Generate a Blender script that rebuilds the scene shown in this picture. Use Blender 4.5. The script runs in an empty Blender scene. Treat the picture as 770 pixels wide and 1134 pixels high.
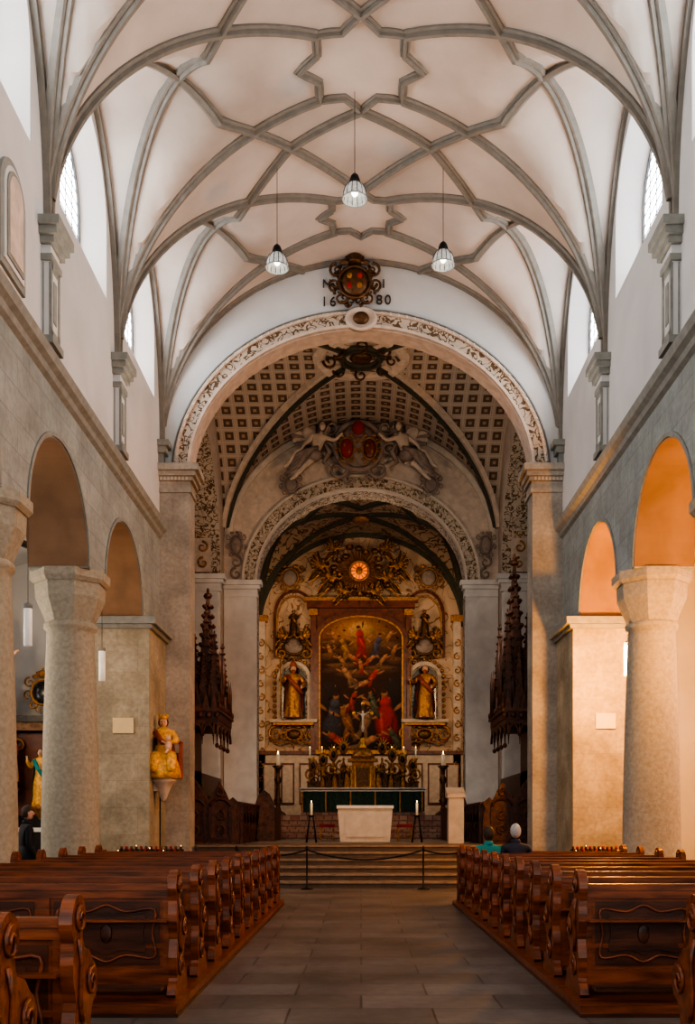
import bpy, math, random
from mathutils import Vector, Matrix
random.seed(7)
PI=math.pi
F=1100.0; HZ=1.5
def px(X,d): return (X-400)*d/F
def pz(Y,d): return HZ+(912-Y)*d/F
scene=bpy.context.scene
COL=scene.collection
try:
    scene.view_settings.view_transform='AgX'; scene.view_settings.look='AgX - High Contrast'; scene.view_settings.exposure=0.0
except Exception as e: print(e)

# ------------------------------------------------------------ materials
def newmat(name):
    m=bpy.data.materials.new(name); m.use_nodes=True
    nt=m.node_tree; b=nt.nodes['Principled BSDF']
    return m,nt,b
def c4(c): return (c[0],c[1],c[2],1)
def ramp(nt,src,stops,interp='LINEAR'):
    r=nt.nodes.new('ShaderNodeValToRGB'); r.color_ramp.interpolation=interp
    e=r.color_ramp.elements
    while len(e)>1: e.remove(e[-1])
    e[0].position=stops[0][0]; e[0].color=c4(stops[0][1])
    for p,c in stops[1:]:
        x=e.new(p); x.color=c4(c)
    nt.links.new(src,r.inputs[0]); return r.outputs[0]
def noise(nt,vec,scale,detail=4,dist=0.0):
    n=nt.nodes.new('ShaderNodeTexNoise'); n.inputs['Scale'].default_value=scale
    n.inputs['Detail'].default_value=detail; n.inputs['Distortion'].default_value=dist
    nt.links.new(vec,n.inputs['Vector']); return n.outputs['Fac']
def bump(nt,b,h,st=.3,d=.02):
    n=nt.nodes.new('ShaderNodeBump'); n.inputs['Strength'].default_value=st; n.inputs['Distance'].default_value=d
    nt.links.new(h,n.inputs['Height']); nt.links.new(n.outputs[0],b.inputs['Normal'])
def pos(nt): return nt.nodes.new('ShaderNodeNewGeometry').outputs['Position']
def mul(nt,a,b_,f=1.0):
    mm=nt.nodes.new('ShaderNodeMix'); mm.data_type='RGBA'; mm.blend_type='MULTIPLY'; mm.inputs[0].default_value=f
    nt.links.new(a,mm.inputs[6]); nt.links.new(b_,mm.inputs[7]); return mm.outputs[2]
def mat(name,col,rough=.7,metal=0,ns=2.0,na=.15,bs=30,bm=.15,emit=None,es=0,col2=None,st=None):
    m,nt,b=newmat(name)
    p=pos(nt)
    if st:
        v=nt.nodes.new('ShaderNodeVectorMath'); v.operation='MULTIPLY'; nt.links.new(p,v.inputs[0]); v.inputs[1].default_value=st; p=v.outputs[0]
    f=noise(nt,p,ns,6,.3)
    lo=tuple(c*(1-na) for c in col); hi=tuple(min(1,c*(1+na)) for c in (col2 or col))
    f2=ramp(nt,f,[(.3,lo),(.7,hi)])
    nt.links.new(f2,b.inputs['Base Color'])
    b.inputs['Roughness'].default_value=rough; b.inputs['Metallic'].default_value=metal
    if bm: bump(nt,b,noise(nt,p,bs,5),bm)
    if emit:
        b.inputs['Emission Color'].default_value=c4(emit); b.inputs['Emission Strength'].default_value=es
    return m
def wallvec(nt,floor=False):
    p=pos(nt); s=nt.nodes.new('ShaderNodeSeparateXYZ'); nt.links.new(p,s.inputs[0])
    c=nt.nodes.new('ShaderNodeCombineXYZ')
    if floor:
        nt.links.new(s.outputs[0],c.inputs[0]); nt.links.new(s.outputs[1],c.inputs[1])
    else:
        a=nt.nodes.new('ShaderNodeMath'); a.operation='ADD'
        nt.links.new(s.outputs[0],a.inputs[0]); nt.links.new(s.outputs[1],a.inputs[1])
        nt.links.new(a.outputs[0],c.inputs[0]); nt.links.new(s.outputs[2],c.inputs[1])
    return c.outputs[0],p
def blockmat(name,c1,c2,mort,w,h,ms=.012,rough=.75,floor=False,na=.25,bm=.4,ns=1.3):
    m,nt,b=newmat(name)
    v,p=wallvec(nt,floor)
    t=nt.nodes.new('ShaderNodeTexBrick'); t.inputs['Scale'].default_value=1
    t.inputs['Brick Width'].default_value=w; t.inputs['Row Height'].default_value=h
    t.inputs['Mortar Size'].default_value=ms; t.inputs['Mortar Smooth'].default_value=.3
    t.inputs['Color1'].default_value=c4(c1); t.inputs['Color2'].default_value=c4(c2); t.inputs['Mortar'].default_value=c4(mort)
    nt.links.new(v,t.inputs['Vector'])
    g=ramp(nt,noise(nt,p,ns,10,.4),[(.3,(1-na,)*3),(.7,(1+na*.4,)*3)])
    g2=ramp(nt,noise(nt,p,ns*9,6,.2),[(.3,(1-na*.6,)*3),(.65,(1.05,)*3)])
    nt.links.new(mul(nt,mul(nt,t.outputs['Color'],g),g2),b.inputs['Base Color'])
    b.inputs['Roughness'].default_value=rough
    inv=nt.nodes.new('ShaderNodeMath'); inv.operation='SUBTRACT'; inv.inputs[0].default_value=1
    nt.links.new(t.outputs['Fac'],inv.inputs[1])
    ad=nt.nodes.new('ShaderNodeMath'); ad.operation='MULTIPLY_ADD'
    nt.links.new(noise(nt,p,25,5),ad.inputs[0]); ad.inputs[1].default_value=.5; nt.links.new(inv.outputs[0],ad.inputs[2])
    bump(nt,b,ad.outputs[0],bm,.012)
    return m
def arabesque(name,base,gold,scale=3.0,w=.03,rough=.7):
    m,nt,b=newmat(name); p=pos(nt)
    n=noise(nt,p,scale,1.5,.8)
    s=nt.nodes.new('ShaderNodeMath'); s.operation='SUBTRACT'; nt.links.new(n,s.inputs[0]); s.inputs[1].default_value=.5
    a=nt.nodes.new('ShaderNodeMath'); a.operation='ABSOLUTE'; nt.links.new(s.outputs[0],a.inputs[0])
    c=ramp(nt,a.outputs[0],[(0,gold),(w,gold),(w*1.25,base)])
    n2=ramp(nt,noise(nt,p,1.5,6),[(.3,(.85,)*3),(.7,(1.05,)*3)])
    nt.links.new(mul(nt,c,n2),b.inputs['Base Color'])
    b.inputs['Roughness'].default_value=rough
    bump(nt,b,a.outputs[0],.3,.03)
    return m
def coffermat(name,cell,cream,tan,gold):
    m,nt,b=newmat(name)
    uv=nt.nodes.new('ShaderNodeUVMap').outputs[0]
    def vm(op,a,bv=None):
        n=nt.nodes.new('ShaderNodeVectorMath'); n.operation=op; nt.links.new(a,n.inputs[0])
        if bv is not None: n.inputs[1].default_value=bv
        return n.outputs[0]
    v=vm('FRACTION',vm('MULTIPLY',uv,(1/cell,1/cell,0)))
    v=vm('ABSOLUTE',vm('SUBTRACT',v,(.5,.5,0)))
    s=nt.nodes.new('ShaderNodeSeparateXYZ'); nt.links.new(v,s.inputs[0])
    mx=nt.nodes.new('ShaderNodeMath'); mx.operation='MAXIMUM'; nt.links.new(s.outputs[0],mx.inputs[0]); nt.links.new(s.outputs[1],mx.inputs[1])
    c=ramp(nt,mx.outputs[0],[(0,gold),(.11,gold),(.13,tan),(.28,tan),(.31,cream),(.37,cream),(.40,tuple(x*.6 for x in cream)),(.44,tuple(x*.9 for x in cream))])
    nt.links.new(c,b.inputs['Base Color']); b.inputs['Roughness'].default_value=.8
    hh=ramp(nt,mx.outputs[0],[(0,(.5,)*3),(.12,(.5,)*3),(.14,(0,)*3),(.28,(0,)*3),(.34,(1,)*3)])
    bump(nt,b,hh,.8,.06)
    return m

M={}
M['vault']=mat('vault_plaster',(.46,.395,.345),.85,ns=.45,na=.12,bs=12,bm=.12,col2=(.545,.485,.44))
M['plaster']=mat('wall_plaster',(.56,.56,.555),.85,ns=.7,na=.08,bs=14,bm=.1)
M['reveal_lit']=mat('window_reveal_lit_plaster',(.74,.73,.72),.85,ns=.7,na=.04,bs=14,bm=.1)  # paler copy of the wall plaster, daylight on the reveals put into its colour
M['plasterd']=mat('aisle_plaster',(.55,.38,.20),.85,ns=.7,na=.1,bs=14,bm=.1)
M['rib']=mat('rib_stone',(.215,.20,.175),.8,ns=6,na=.10,bs=30,bm=.2)
M['trim']=mat('trim_greystone',(.25,.255,.235),.8,ns=6,na=.15,bs=30,bm=.2)
M['ashlar']=blockmat('ashlar_wall',(.285,.31,.295),(.325,.35,.335),(.235,.255,.24),1.05,.46,.010,.8,na=.24)
M['pier']=blockmat('pier_stone',(.35,.30,.215),(.385,.335,.25),(.30,.26,.195),.95,.62,.006,.85,na=.34,bm=.3)
M['jamb']=blockmat('chancel_pier_stone',(.39,.355,.305),(.42,.385,.335),(.35,.32,.28),.85,.9,.005,.85,na=.30,bm=.3)
M['column']=mat('column_sandstone',(.315,.28,.215),.9,ns=14,na=.10,bs=55,bm=.5,col2=(.35,.315,.25))
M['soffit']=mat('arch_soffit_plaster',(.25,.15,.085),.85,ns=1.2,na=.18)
M['floor']=blockmat('floor_slabs',(.145,.128,.115),(.205,.187,.175),(.085,.075,.068),1.15,.62,.012,.34,floor=True,na=.36,bm=.15,ns=.9)
M['step']=mat('step_stone',(.23,.175,.13),.7,ns=6,na=.2)
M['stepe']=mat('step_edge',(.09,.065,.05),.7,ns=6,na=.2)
M['redstep']=blockmat('altar_step_marble',(.26,.11,.08),(.34,.23,.18),(.14,.07,.05),.3,.2,.02,.6)
M['wood']=mat('pew_oak',(.115,.028,.009),.33,ns=1.2,na=.35,bs=9,bm=.08,col2=(.22,.06,.02),st=(2,14,14))
M['woodd']=mat('dark_oak',(.050,.014,.006),.38,ns=1.2,na=.35,bs=9,bm=.08,col2=(.085,.026,.011),st=(2,14,14))
M['woodl']=mat('carved_walnut',(.050,.018,.009),.45,ns=9,na=.4,bs=40,bm=.5,col2=(.105,.038,.017))
M['gold']=mat('gilding',(.78,.42,.09),.38,.45,ns=12,na=.25,bs=40,bm=.4)
M['goldm']=mat('matte_gilding',(.68,.37,.08),.45,.15,ns=14,na=.35,bs=40,bm=.5)
M['goldd']=mat('aged_gilding',(.38,.18,.05),.42,.4,ns=10,na=.5,bs=40,bm=.5)
M['bronze']=mat('dark_bronze',(.12,.06,.026),.4,.5,ns=10,na=.5,bs=40,bm=.4)
M['black']=mat('black_iron',(.015,.014,.013),.5,.5,ns=5,na=.2,bm=0)
M['lead']=mat('window_lead',(.10,.10,.105),.6,.2,ns=5,na=.2,bm=0)
M['blackm']=mat('black_marble',(.02,.018,.018),.25,0,ns=5,na=.4,bm=0)
M['white']=mat('white_limestone',(.58,.515,.44),.7,ns=4,na=.1)
M['wgrey']=mat('pilaster_plaster',(.66,.64,.615),.8,ns=2,na=.12)
M['stucco']=mat('stucco',(.54,.45,.38),.75,ns=5,na=.15,bs=30,bm=.2)
M['stuccog']=mat('grey_stucco',(.27,.215,.19),.75,ns=5,na=.25,bs=30,bm=.2)
M['green']=mat('vault_rib_green',(.058,.055,.038),.7,ns=4,na=.2)
M['cloth']=mat('green_damask',(.022,.058,.040),.7,ns=14,na=.5)
M['linen']=mat('altar_linen',(.75,.73,.68),.8,ns=6,na=.05)
M['red']=mat('red_velvet',(.30,.025,.018),.8,ns=8,na=.2)
M['redp']=mat('painted_red_robe',(.30,.07,.035),.55,ns=14,na=.4,bs=40,bm=.4)
M['wax']=mat('candle_wax',(.80,.72,.52),.5,ns=8,na=.05,emit=(1,.8,.5),es=.1)
M['flame']=mat('flame',(1,.7,.3),.5,emit=(1,.62,.22),es=10,bm=0)
M['paper']=mat('notice_paper',(.66,.52,.30),.8,ns=8,na=.04,bm=0)
M['skin']=mat('skin',(.55,.33,.24),.55,ns=12,na=.08,bm=0)
M['flesh']=mat('painted_flesh',(.60,.38,.26),.5,ns=12,na=.1,bm=0)
M['teal']=mat('teal_jacket',(.01,.22,.21),.7,ns=8,na=.2)
M['navy']=mat('navy_jacket',(.02,.025,.045),.75,ns=8,na=.2)
M['dark']=mat('black_coat',(.012,.012,.014),.8,ns=8,na=.2)
M['trous']=mat('trousers',(.03,.03,.035),.8,ns=8,na=.2)
M['hairb']=mat('brown_hair',(.05,.03,.018),.6,ns=40,na=.4,bs=90,bm=.5)
M['hairg']=mat('grey_hair',(.42,.41,.40),.6,ns=40,na=.3,bs=90,bm=.5)
M['winglass']=mat('window_glass',(.9,.95,1),.3,emit=(.93,.96,1),es=8.5,bm=0)
M['lampglass']=mat('lamp_glass',(.50,.52,.51),.15,ns=20,na=.3,emit=(1,.97,.9),es=.12,bs=60,bm=.4)
M['bulb']=mat('lamp_bulb',(1,1,.95),.4,emit=(1,.95,.85),es=4,bm=0)
M['tubeR']=mat('lamp_tube_glow',(1,.8,.5),.5,emit=(1,.66,.26),es=18,bm=0)
M['tubeL']=mat('lamp_tube_cool',(.8,.78,.72),.5,emit=(1,.93,.85),es=.1,bm=0)
M['sun']=mat('glory_window',(.9,.25,.05),.5,emit=(1,.22,.03),es=.7,bm=0)
M['lettering']=mat('painted_letters',(.05,.04,.035),.8,bm=0)
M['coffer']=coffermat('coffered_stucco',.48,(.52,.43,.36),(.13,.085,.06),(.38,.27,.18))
M['arab']=arabesque('gilt_arabesque',(.52,.43,.35),(.17,.10,.05),2.2,.028)
M['arabc']=arabesque('choir_vault_stucco',(.37,.27,.19),(.12,.065,.03),2.2,.035)
M['arabf']=arabesque('gilt_arabesque_fine',(.50,.42,.34),(.13,.08,.04),6.0,.04)
M['apse']=arabesque('apse_stucco',(.54,.39,.28),(.24,.12,.05),1.5,.012)
M['brownm']=mat('brown_marble',(.14,.038,.017),.35,ns=4,na=.5,bm=0)

# ------------------------------------------------------------ mesh builder
class MB:
    def __init__(s): s.v=[];s.f=[];s.m=[];s.sm=[];s.mats=[]
    def mi(s,m):
        if m not in s.mats: s.mats.append(m)
        return s.mats.index(m)
    def add(s,vs,fs,m,smooth=False,X=None):
        o=len(s.v); k=s.mi(m)
        for v in vs:
            v=Vector(v)
            if X is not None: v=X@v
            s.v.append(v)
        for f in fs:
            s.f.append(tuple(o+i for i in f)); s.m.append(k); s.sm.append(smooth)
    def box(s,x0,x1,y0,y1,z0,z1,m,X=None):
        vs=[(x,y,z) for x in(x0,x1) for y in(y0,y1) for z in(z0,z1)]
        s.add(vs,[(0,1,3,2),(4,6,7,5),(0,4,5,1),(2,3,7,6),(0,2,6,4),(1,5,7,3)],m,False,X)
    def lathe(s,prof,m,c=(0,0,0),n=20,smooth=True,sx=1,sy=1,fold=None,a0=0,a1=2*PI,X=None,rot=0,cap=True):
        vs=[];fs=[];full=abs(a1-a0-2*PI)<1e-6; nn=n if full else n+1
        for (r,z) in prof:
            for i in range(nn):
                a=rot+a0+(a1-a0)*i/n
                rr=r*(fold(a,z) if fold else 1)
                vs.append((c[0]+rr*math.cos(a)*sx,c[1]+rr*math.sin(a)*sy,c[2]+z))
        for j in range(len(prof)-1):
            for i in range(n):
                i2=(i+1)%nn
                fs.append((j*nn+i,j*nn+i2,(j+1)*nn+i2,(j+1)*nn+i))
        if full and cap:
            fs.append(tuple(range(nn-1,-1,-1))); k=(len(prof)-1)*nn; fs.append(tuple(range(k,k+nn)))
        s.add(vs,fs,m,smooth,X)
    def ell(s,c,r,m,n=12,k=8,X=None,rz=0,ry=0):
        vs=[];fs=[]
        R=Matrix.Rotation(rz,3,'Z')@Matrix.Rotation(ry,3,'Y')
        for j in range(k+1):
            t=PI*j/k
            for i in range(n):
                a=2*PI*i/n
                p=R@Vector((r[0]*math.sin(t)*math.cos(a),r[1]*math.sin(t)*math.sin(a),r[2]*math.cos(t)))
                vs.append((c[0]+p.x,c[1]+p.y,c[2]+p.z))
        for j in range(k):
            for i in range(n): fs.append((j*n+i,(j+1)*n+i,(j+1)*n+(i+1)%n,j*n+(i+1)%n))
        s.add(vs,fs,m,True,X)
    def prism(s,pts,axis,a,b,m,X=None,smooth=False):
        n=len(pts)
        def P(u,w,t):
            return (t,u,w) if axis=='x' else ((u,t,w) if axis=='y' else (u,w,t))
        vs=[P(u,w,a) for u,w in pts]+[P(u,w,b) for u,w in pts]
        fs=[(i,(i+1)%n,n+(i+1)%n,n+i) for i in range(n)]
        s.add(vs,fs,m,smooth,X)
        s.add(vs,[tuple(range(n))[::-1],tuple(range(n,2*n))],m,False,X)
    def sweep(s,pts,prof,m,ups,closed=False,smooth=False,scale=None,X=None):
        pts=[Vector(p) for p in pts]; n=len(pts); k=len(prof); vs=[];fs=[]
        for i in range(n):
            a=pts[i-1] if (i>0 or closed) else pts[i]; b=pts[(i+1)%n] if (i<n-1 or closed) else pts[i]
            T=(b-a); T=T.normalized() if T.length>1e-9 else Vector((0,0,1))
            U=Vector(ups[i] if isinstance(ups,list) else ups); U=U-T*U.dot(T)
            if U.length<1e-5: U=T.orthogonal()
            U.normalize(); S=T.cross(U); sc=scale[i] if scale else 1
            for (p,q) in prof: vs.append(pts[i]+S*p*sc+U*q*sc)
        for i in range(n if closed else n-1):
            for j in range(k):
                fs.append((i*k+j,i*k+(j+1)%k,((i+1)%n)*k+(j+1)%k,((i+1)%n)*k+j))
        if not closed: fs.append(tuple(range(k))[::-1]); fs.append(tuple(range((n-1)*k,n*k)))
        s.add(vs,fs,m,smooth,X)
    def tube(s,pts,r,m,k=6,up=(0.01,0.02,1),closed=False,taper=None,X=None):
        prof=[(r*math.cos(2*PI*i/k),r*math.sin(2*PI*i/k)) for i in range(k)]
        s.sweep(pts,prof,m,up,closed,True,taper,X)
    def build(s,name,parent=None):
        me=bpy.data.meshes.new(name); me.from_pydata([tuple(v) for v in s.v],[],s.f)
        for m in s.mats: me.materials.append(m)
        me.polygons.foreach_set('material_index',s.m); me.polygons.foreach_set('use_smooth',s.sm)
        me.update(); me.validate()
        o=bpy.data.objects.new(name,me); COL.objects.link(o)
        if parent: o.parent=parent
        return o
def inst(o,loc,rz=0,sc=None,name=None):
    q=bpy.data.objects.new(name or o.name.split('.')[0],o.data); COL.objects.link(q); q.location=loc; q.rotation_euler[2]=rz
    q.scale=sc or o.scale
    return q
def T(x,y,z,rz=0,sc=1,rx=0,ry=0):
    return Matrix.Translation((x,y,z))@Matrix.Rotation(rz,4,'Z')@Matrix.Rotation(ry,4,'Y')@Matrix.Rotation(rx,4,'X')@Matrix.Diagonal((sc,sc,sc,1))
def catmull(P,n=5,closed=True):
    out=[];N=len(P)
    for i in range(N if closed else N-1):
        g=lambda j:P[j%N] if closed else P[max(0,min(N-1,j))]
        p0,p1,p2,p3=g(i-1),g(i),g(i+1),g(i+2)
        for t in [k/n for k in range(n)]:
            out.append(tuple(.5*((2*p1[c])+(-p0[c]+p2[c])*t+(2*p0[c]-5*p1[c]+4*p2[c]-p3[c])*t*t+(-p0[c]+3*p1[c]-3*p2[c]+p3[c])*t**3) for c in range(len(p1))))
    if not closed: out.append(tuple(P[-1]))
    return out
def archz(o,u): return o['zs']+o['rise']*math.sqrt(max(0,1-((u-o['uc'])/o['hw'])**2))
def wall(mb,m,P,u0,u1,z0,z1,t,ops,ms=None,n=24,back=True):
    ms=ms or m
    us={round(u0,4),round(u1,4)}
    for o in ops:
        for i in range(n+1): us.add(round(o['uc']-o['hw']*math.cos(PI*i/n),4))
    us=sorted(us)
    def q(a,b,c,d,mm): mb.add([a,b,c,d],[(0,1,2,3)],mm)
    for ua,ub in zip(us[:-1],us[1:]):
        mid=(ua+ub)/2; oo=None
        for o in ops:
            if abs(mid-o['uc'])<o['hw']: oo=o
        if not oo:
            q(P(ua,z0,0),P(ub,z0,0),P(ub,z1,0),P(ua,z1,0),m)
            if back: q(P(ua,z0,t),P(ub,z0,t),P(ub,z1,t),P(ua,z1,t),m)
        else:
            o=oo;za,zb=archz(o,ua),archz(o,ub);k=o.get('k',1);zc=(o['zb']+o['zs']+o['rise'])/2
            B=lambda u,z:P(o['uc']+(u-o['uc'])*k,(zc+(z-zc)*k) if k!=1 else z,t)
            q(P(ua,za,0),P(ub,zb,0),P(ub,z1,0),P(ua,z1,0),m)
            q(P(ua,za,0),P(ub,zb,0),B(ub,zb),B(ua,za),ms)
            if back and k==1: q(P(ua,za,t),P(ub,zb,t),P(ub,z1,t),P(ua,z1,t),m)
            if o['zb']>z0:
                q(P(ua,z0,0),P(ub,z0,0),P(ub,o['zb'],0),P(ua,o['zb'],0),m)
                q(P(ua,o['zb'],0),P(ub,o['zb'],0),B(ub,o['zb']),B(ua,o['zb']),ms)
    for o in ops:
        k=o.get('k',1);zc=(o['zb']+o['zs']+o['rise'])/2
        for sg in(-1,1):
            u=o['uc']+sg*o['hw'];u2=o['uc']+sg*o['hw']*k
            f=lambda z:(zc+(z-zc)*k) if k!=1 else z
            q(P(u,o['zb'],0),P(u,o['zs'],0),P(u2,f(o['zs']),t),P(u2,f(o['zb']),t),o.get('mj',ms))
    q(P(u0,z1,0),P(u1,z1,0),P(u1,z1,t),P(u0,z1,t),m)
    for u in(u0,u1): q(P(u,z0,0),P(u,z1,0),P(u,z1,t),P(u,z0,t),m)

# ------------------------------------------------------------ vaults
def zvault(x,y,V):
    xh=V['xh']; a=V['zs']+V['rb']*math.sqrt(max(0,1-(x/xh)**2))
    L=(V['y1']-V['y0'])/V['nb']; k=(y-V['y0'])/L; k=k-math.floor(k) if 0<=k<V['nb'] else (1.0 if k>=V['nb'] else 0)
    t=2*k-1; b=V['zs']+V['rl']*math.sqrt(max(0,1-t*t))
    return max(a,b),(a>=b)
def vault(name,V,m,nx=48,nyb=20):
    xh=V['xh'];L=(V['y1']-V['y0'])/V['nb']
    xs=[-xh*math.cos(PI*i/nx) for i in range(nx+1)]
    ys=[]
    for b in range(V['nb']):
        for j in range(nyb): ys.append(V['y0']+L*(b+.5-.5*math.cos(PI*j/nyb)))
    ys.append(V['y1'])
    vs=[(x,y,zvault(x,y,V)[0]) for y in ys for x in xs]
    n=len(xs);fs=[]
    for j in range(len(ys)-1):
        for i in range(nx): fs.append((j*n+i,(j+1)*n+i,(j+1)*n+i+1,j*n+i+1))
    me=bpy.data.meshes.new(name);me.from_pydata(vs,[],fs);me.materials.append(m)
    uvl=me.uv_layers.new(name='UVMap')
    for p in me.polygons:
        c=p.center;isb=zvault(c.x,c.y,V)[1]
        for li in p.loop_indices:
            v=me.vertices[me.loops[li].vertex_index].co
            ax=math.asin(max(-1,min(1,v.x/xh)))*(xh+V['rb'])/2
            k=(v.y-V['y0'])/L; k=k-math.floor(k-1e-9)
            ay=math.asin(max(-1,min(1,2*(k%1.0001)-1)))*(L/2+V['rl'])/2
            uvl.data[li].uv=(ax+100.25,v.y+100) if isb else (v.x+100.25,ay+100)
    me.polygons.foreach_set('use_smooth',[True]*len(me.polygons)); me.update()
    try: me.set_sharp_from_angle(angle=math.radians(35))
    except Exception: pass
    o=bpy.data.objects.new(name,me);COL.objects.link(o);return o
RIBP=[(-.15,.10),(-.15,-.04),(-.07,-.10),(-.06,-.19),(.06,-.19),(.07,-.10),(.15,-.04),(.15,.10)]
def scaleprof(p,s): return [(a*s,b*s) for a,b in p]
NR=scaleprof([(-.15,.12),(-.15,-.05),(-.10,-.08),(-.06,-.08),(-.05,-.17),(.05,-.17),(.06,-.08),(.10,-.08),(.15,-.05),(.15,.12)],.70)
def rib(mb,V,P2,m,prof=RIBP,n=24,closed=False):
    pts=[];ups=[]
    if closed: path=P2
    else:
        path=[]
        for a,b in zip(P2[:-1],P2[1:]):
            for i in range(n):
                t=i/n
                if a is P2[0] and n>10: t=t*t
                path.append((a[0]+(b[0]-a[0])*t,a[1]+(b[1]-a[1])*t))
        path.append(P2[-1])
    for x,y in path:
        yy=min(max(y,V['y0']+1e-4),V['y1']-1e-4)
        z=zvault(x,yy,V)[0]; pts.append((x,y,z)); ups.append(Vector((x/V['xh'],0,(z-V['zs'])/V['rb']+.12)))
    mb.sweep(pts,prof,m,ups,closed)

NV=dict(xh=5.0,y0=-2.25,y1=24.75,nb=6,zs=10.9,rb=4.6,rl=4.15)
vault('ceiling',NV,M['vault'],56,22)
mb=MB(); L=4.5
def star(b):
    yc=NV['y0']+L*(b+.5)+.32
    return yc,(1.16 if b%2==0 else .84)
for b in range(6):
    yc,R0=star(b)
    tips=[]
    for i in range(16):
        a=2*PI*i/16
        if i%4==0: r=R0
        elif i%2==0: r=R0*.97
        else: r=R0*.74
        tips.append((r*math.cos(a)*(1.0 if b%2==0 else 1.15),yc+r*math.sin(a)))
    dense=[]
    for i in range(16):
        p,q=tips[i],tips[(i+1)%16]
        for k in range(3): dense.append((p[0]+(q[0]-p[0])*k/3,p[1]+(q[1]-p[1])*k/3))
    rib(mb,NV,dense,M['rib'],scaleprof(NR,.85),closed=True)
    ym=NV['y0']+L*(b+.5)
    for s in(-1,1):
        for t in(-1,1):
            rib(mb,NV,[(s*4.97,ym+t*2.24),(s*.69*R0,yc+t*.68*R0)],M['rib'],NR)
for b in range(7):
    yb=NV['y0']+L*b
    for s in(-1,1):
        for t in(-1,1):
            y2=yb+t*L
            if y2<NV['y0']-.1 or y2>NV['y1']+.1: continue
            bn=b+1 if t>0 else b-2
            P0=(s*4.97,yb);P1=(s*1.45,y2)
            cp=[]
            for i in range(11):
                u=(i/10)**1.3; cp.append((P0[0]+(P1[0]-P0[0])*u+s*.12*math.sin(PI*u),P0[1]+(P1[1]-P0[1])*u))
            if 0<=bn<6:
                yc,R0=star(bn); cp.append((0,yc-t*R0))
            rib(mb,NV,cp,M['rib'],NR,n=5)
for yb in (NV['y1']-.06,NV['y0']+.06):
    pts=[(5*math.cos(PI*i/40)*.995,yb) for i in range(41)]
    P3=[(x,y,NV['zs']+NV['rb']*math.sqrt(max(0,1-(x/5)**2))) for x,y in pts]
    mb.sweep(P3,scaleprof(RIBP,.5),M['rib'],[Vector((p[0]/5,0,(p[2]-NV['zs'])/4.6+.01)) for p in P3])
for s in(-1,1):
    for b in range(6):
        yc=NV['y0']+L*(b+.5)
        P3=[(s*4.98,yc-2.22*math.cos(PI*i/30),NV['zs']+4.13*math.sin(PI*i/30)) for i in range(31)]
        mb.sweep(P3,[(-.06,.06),(-.06,-.09),(.09,-.09),(.09,.06)],M['rib'],[Vector((0,(p[1]-yc)/2.2,(p[2]-NV['zs'])/4.1+.01)) for p in P3])
mb.build('vault_ribs')

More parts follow.
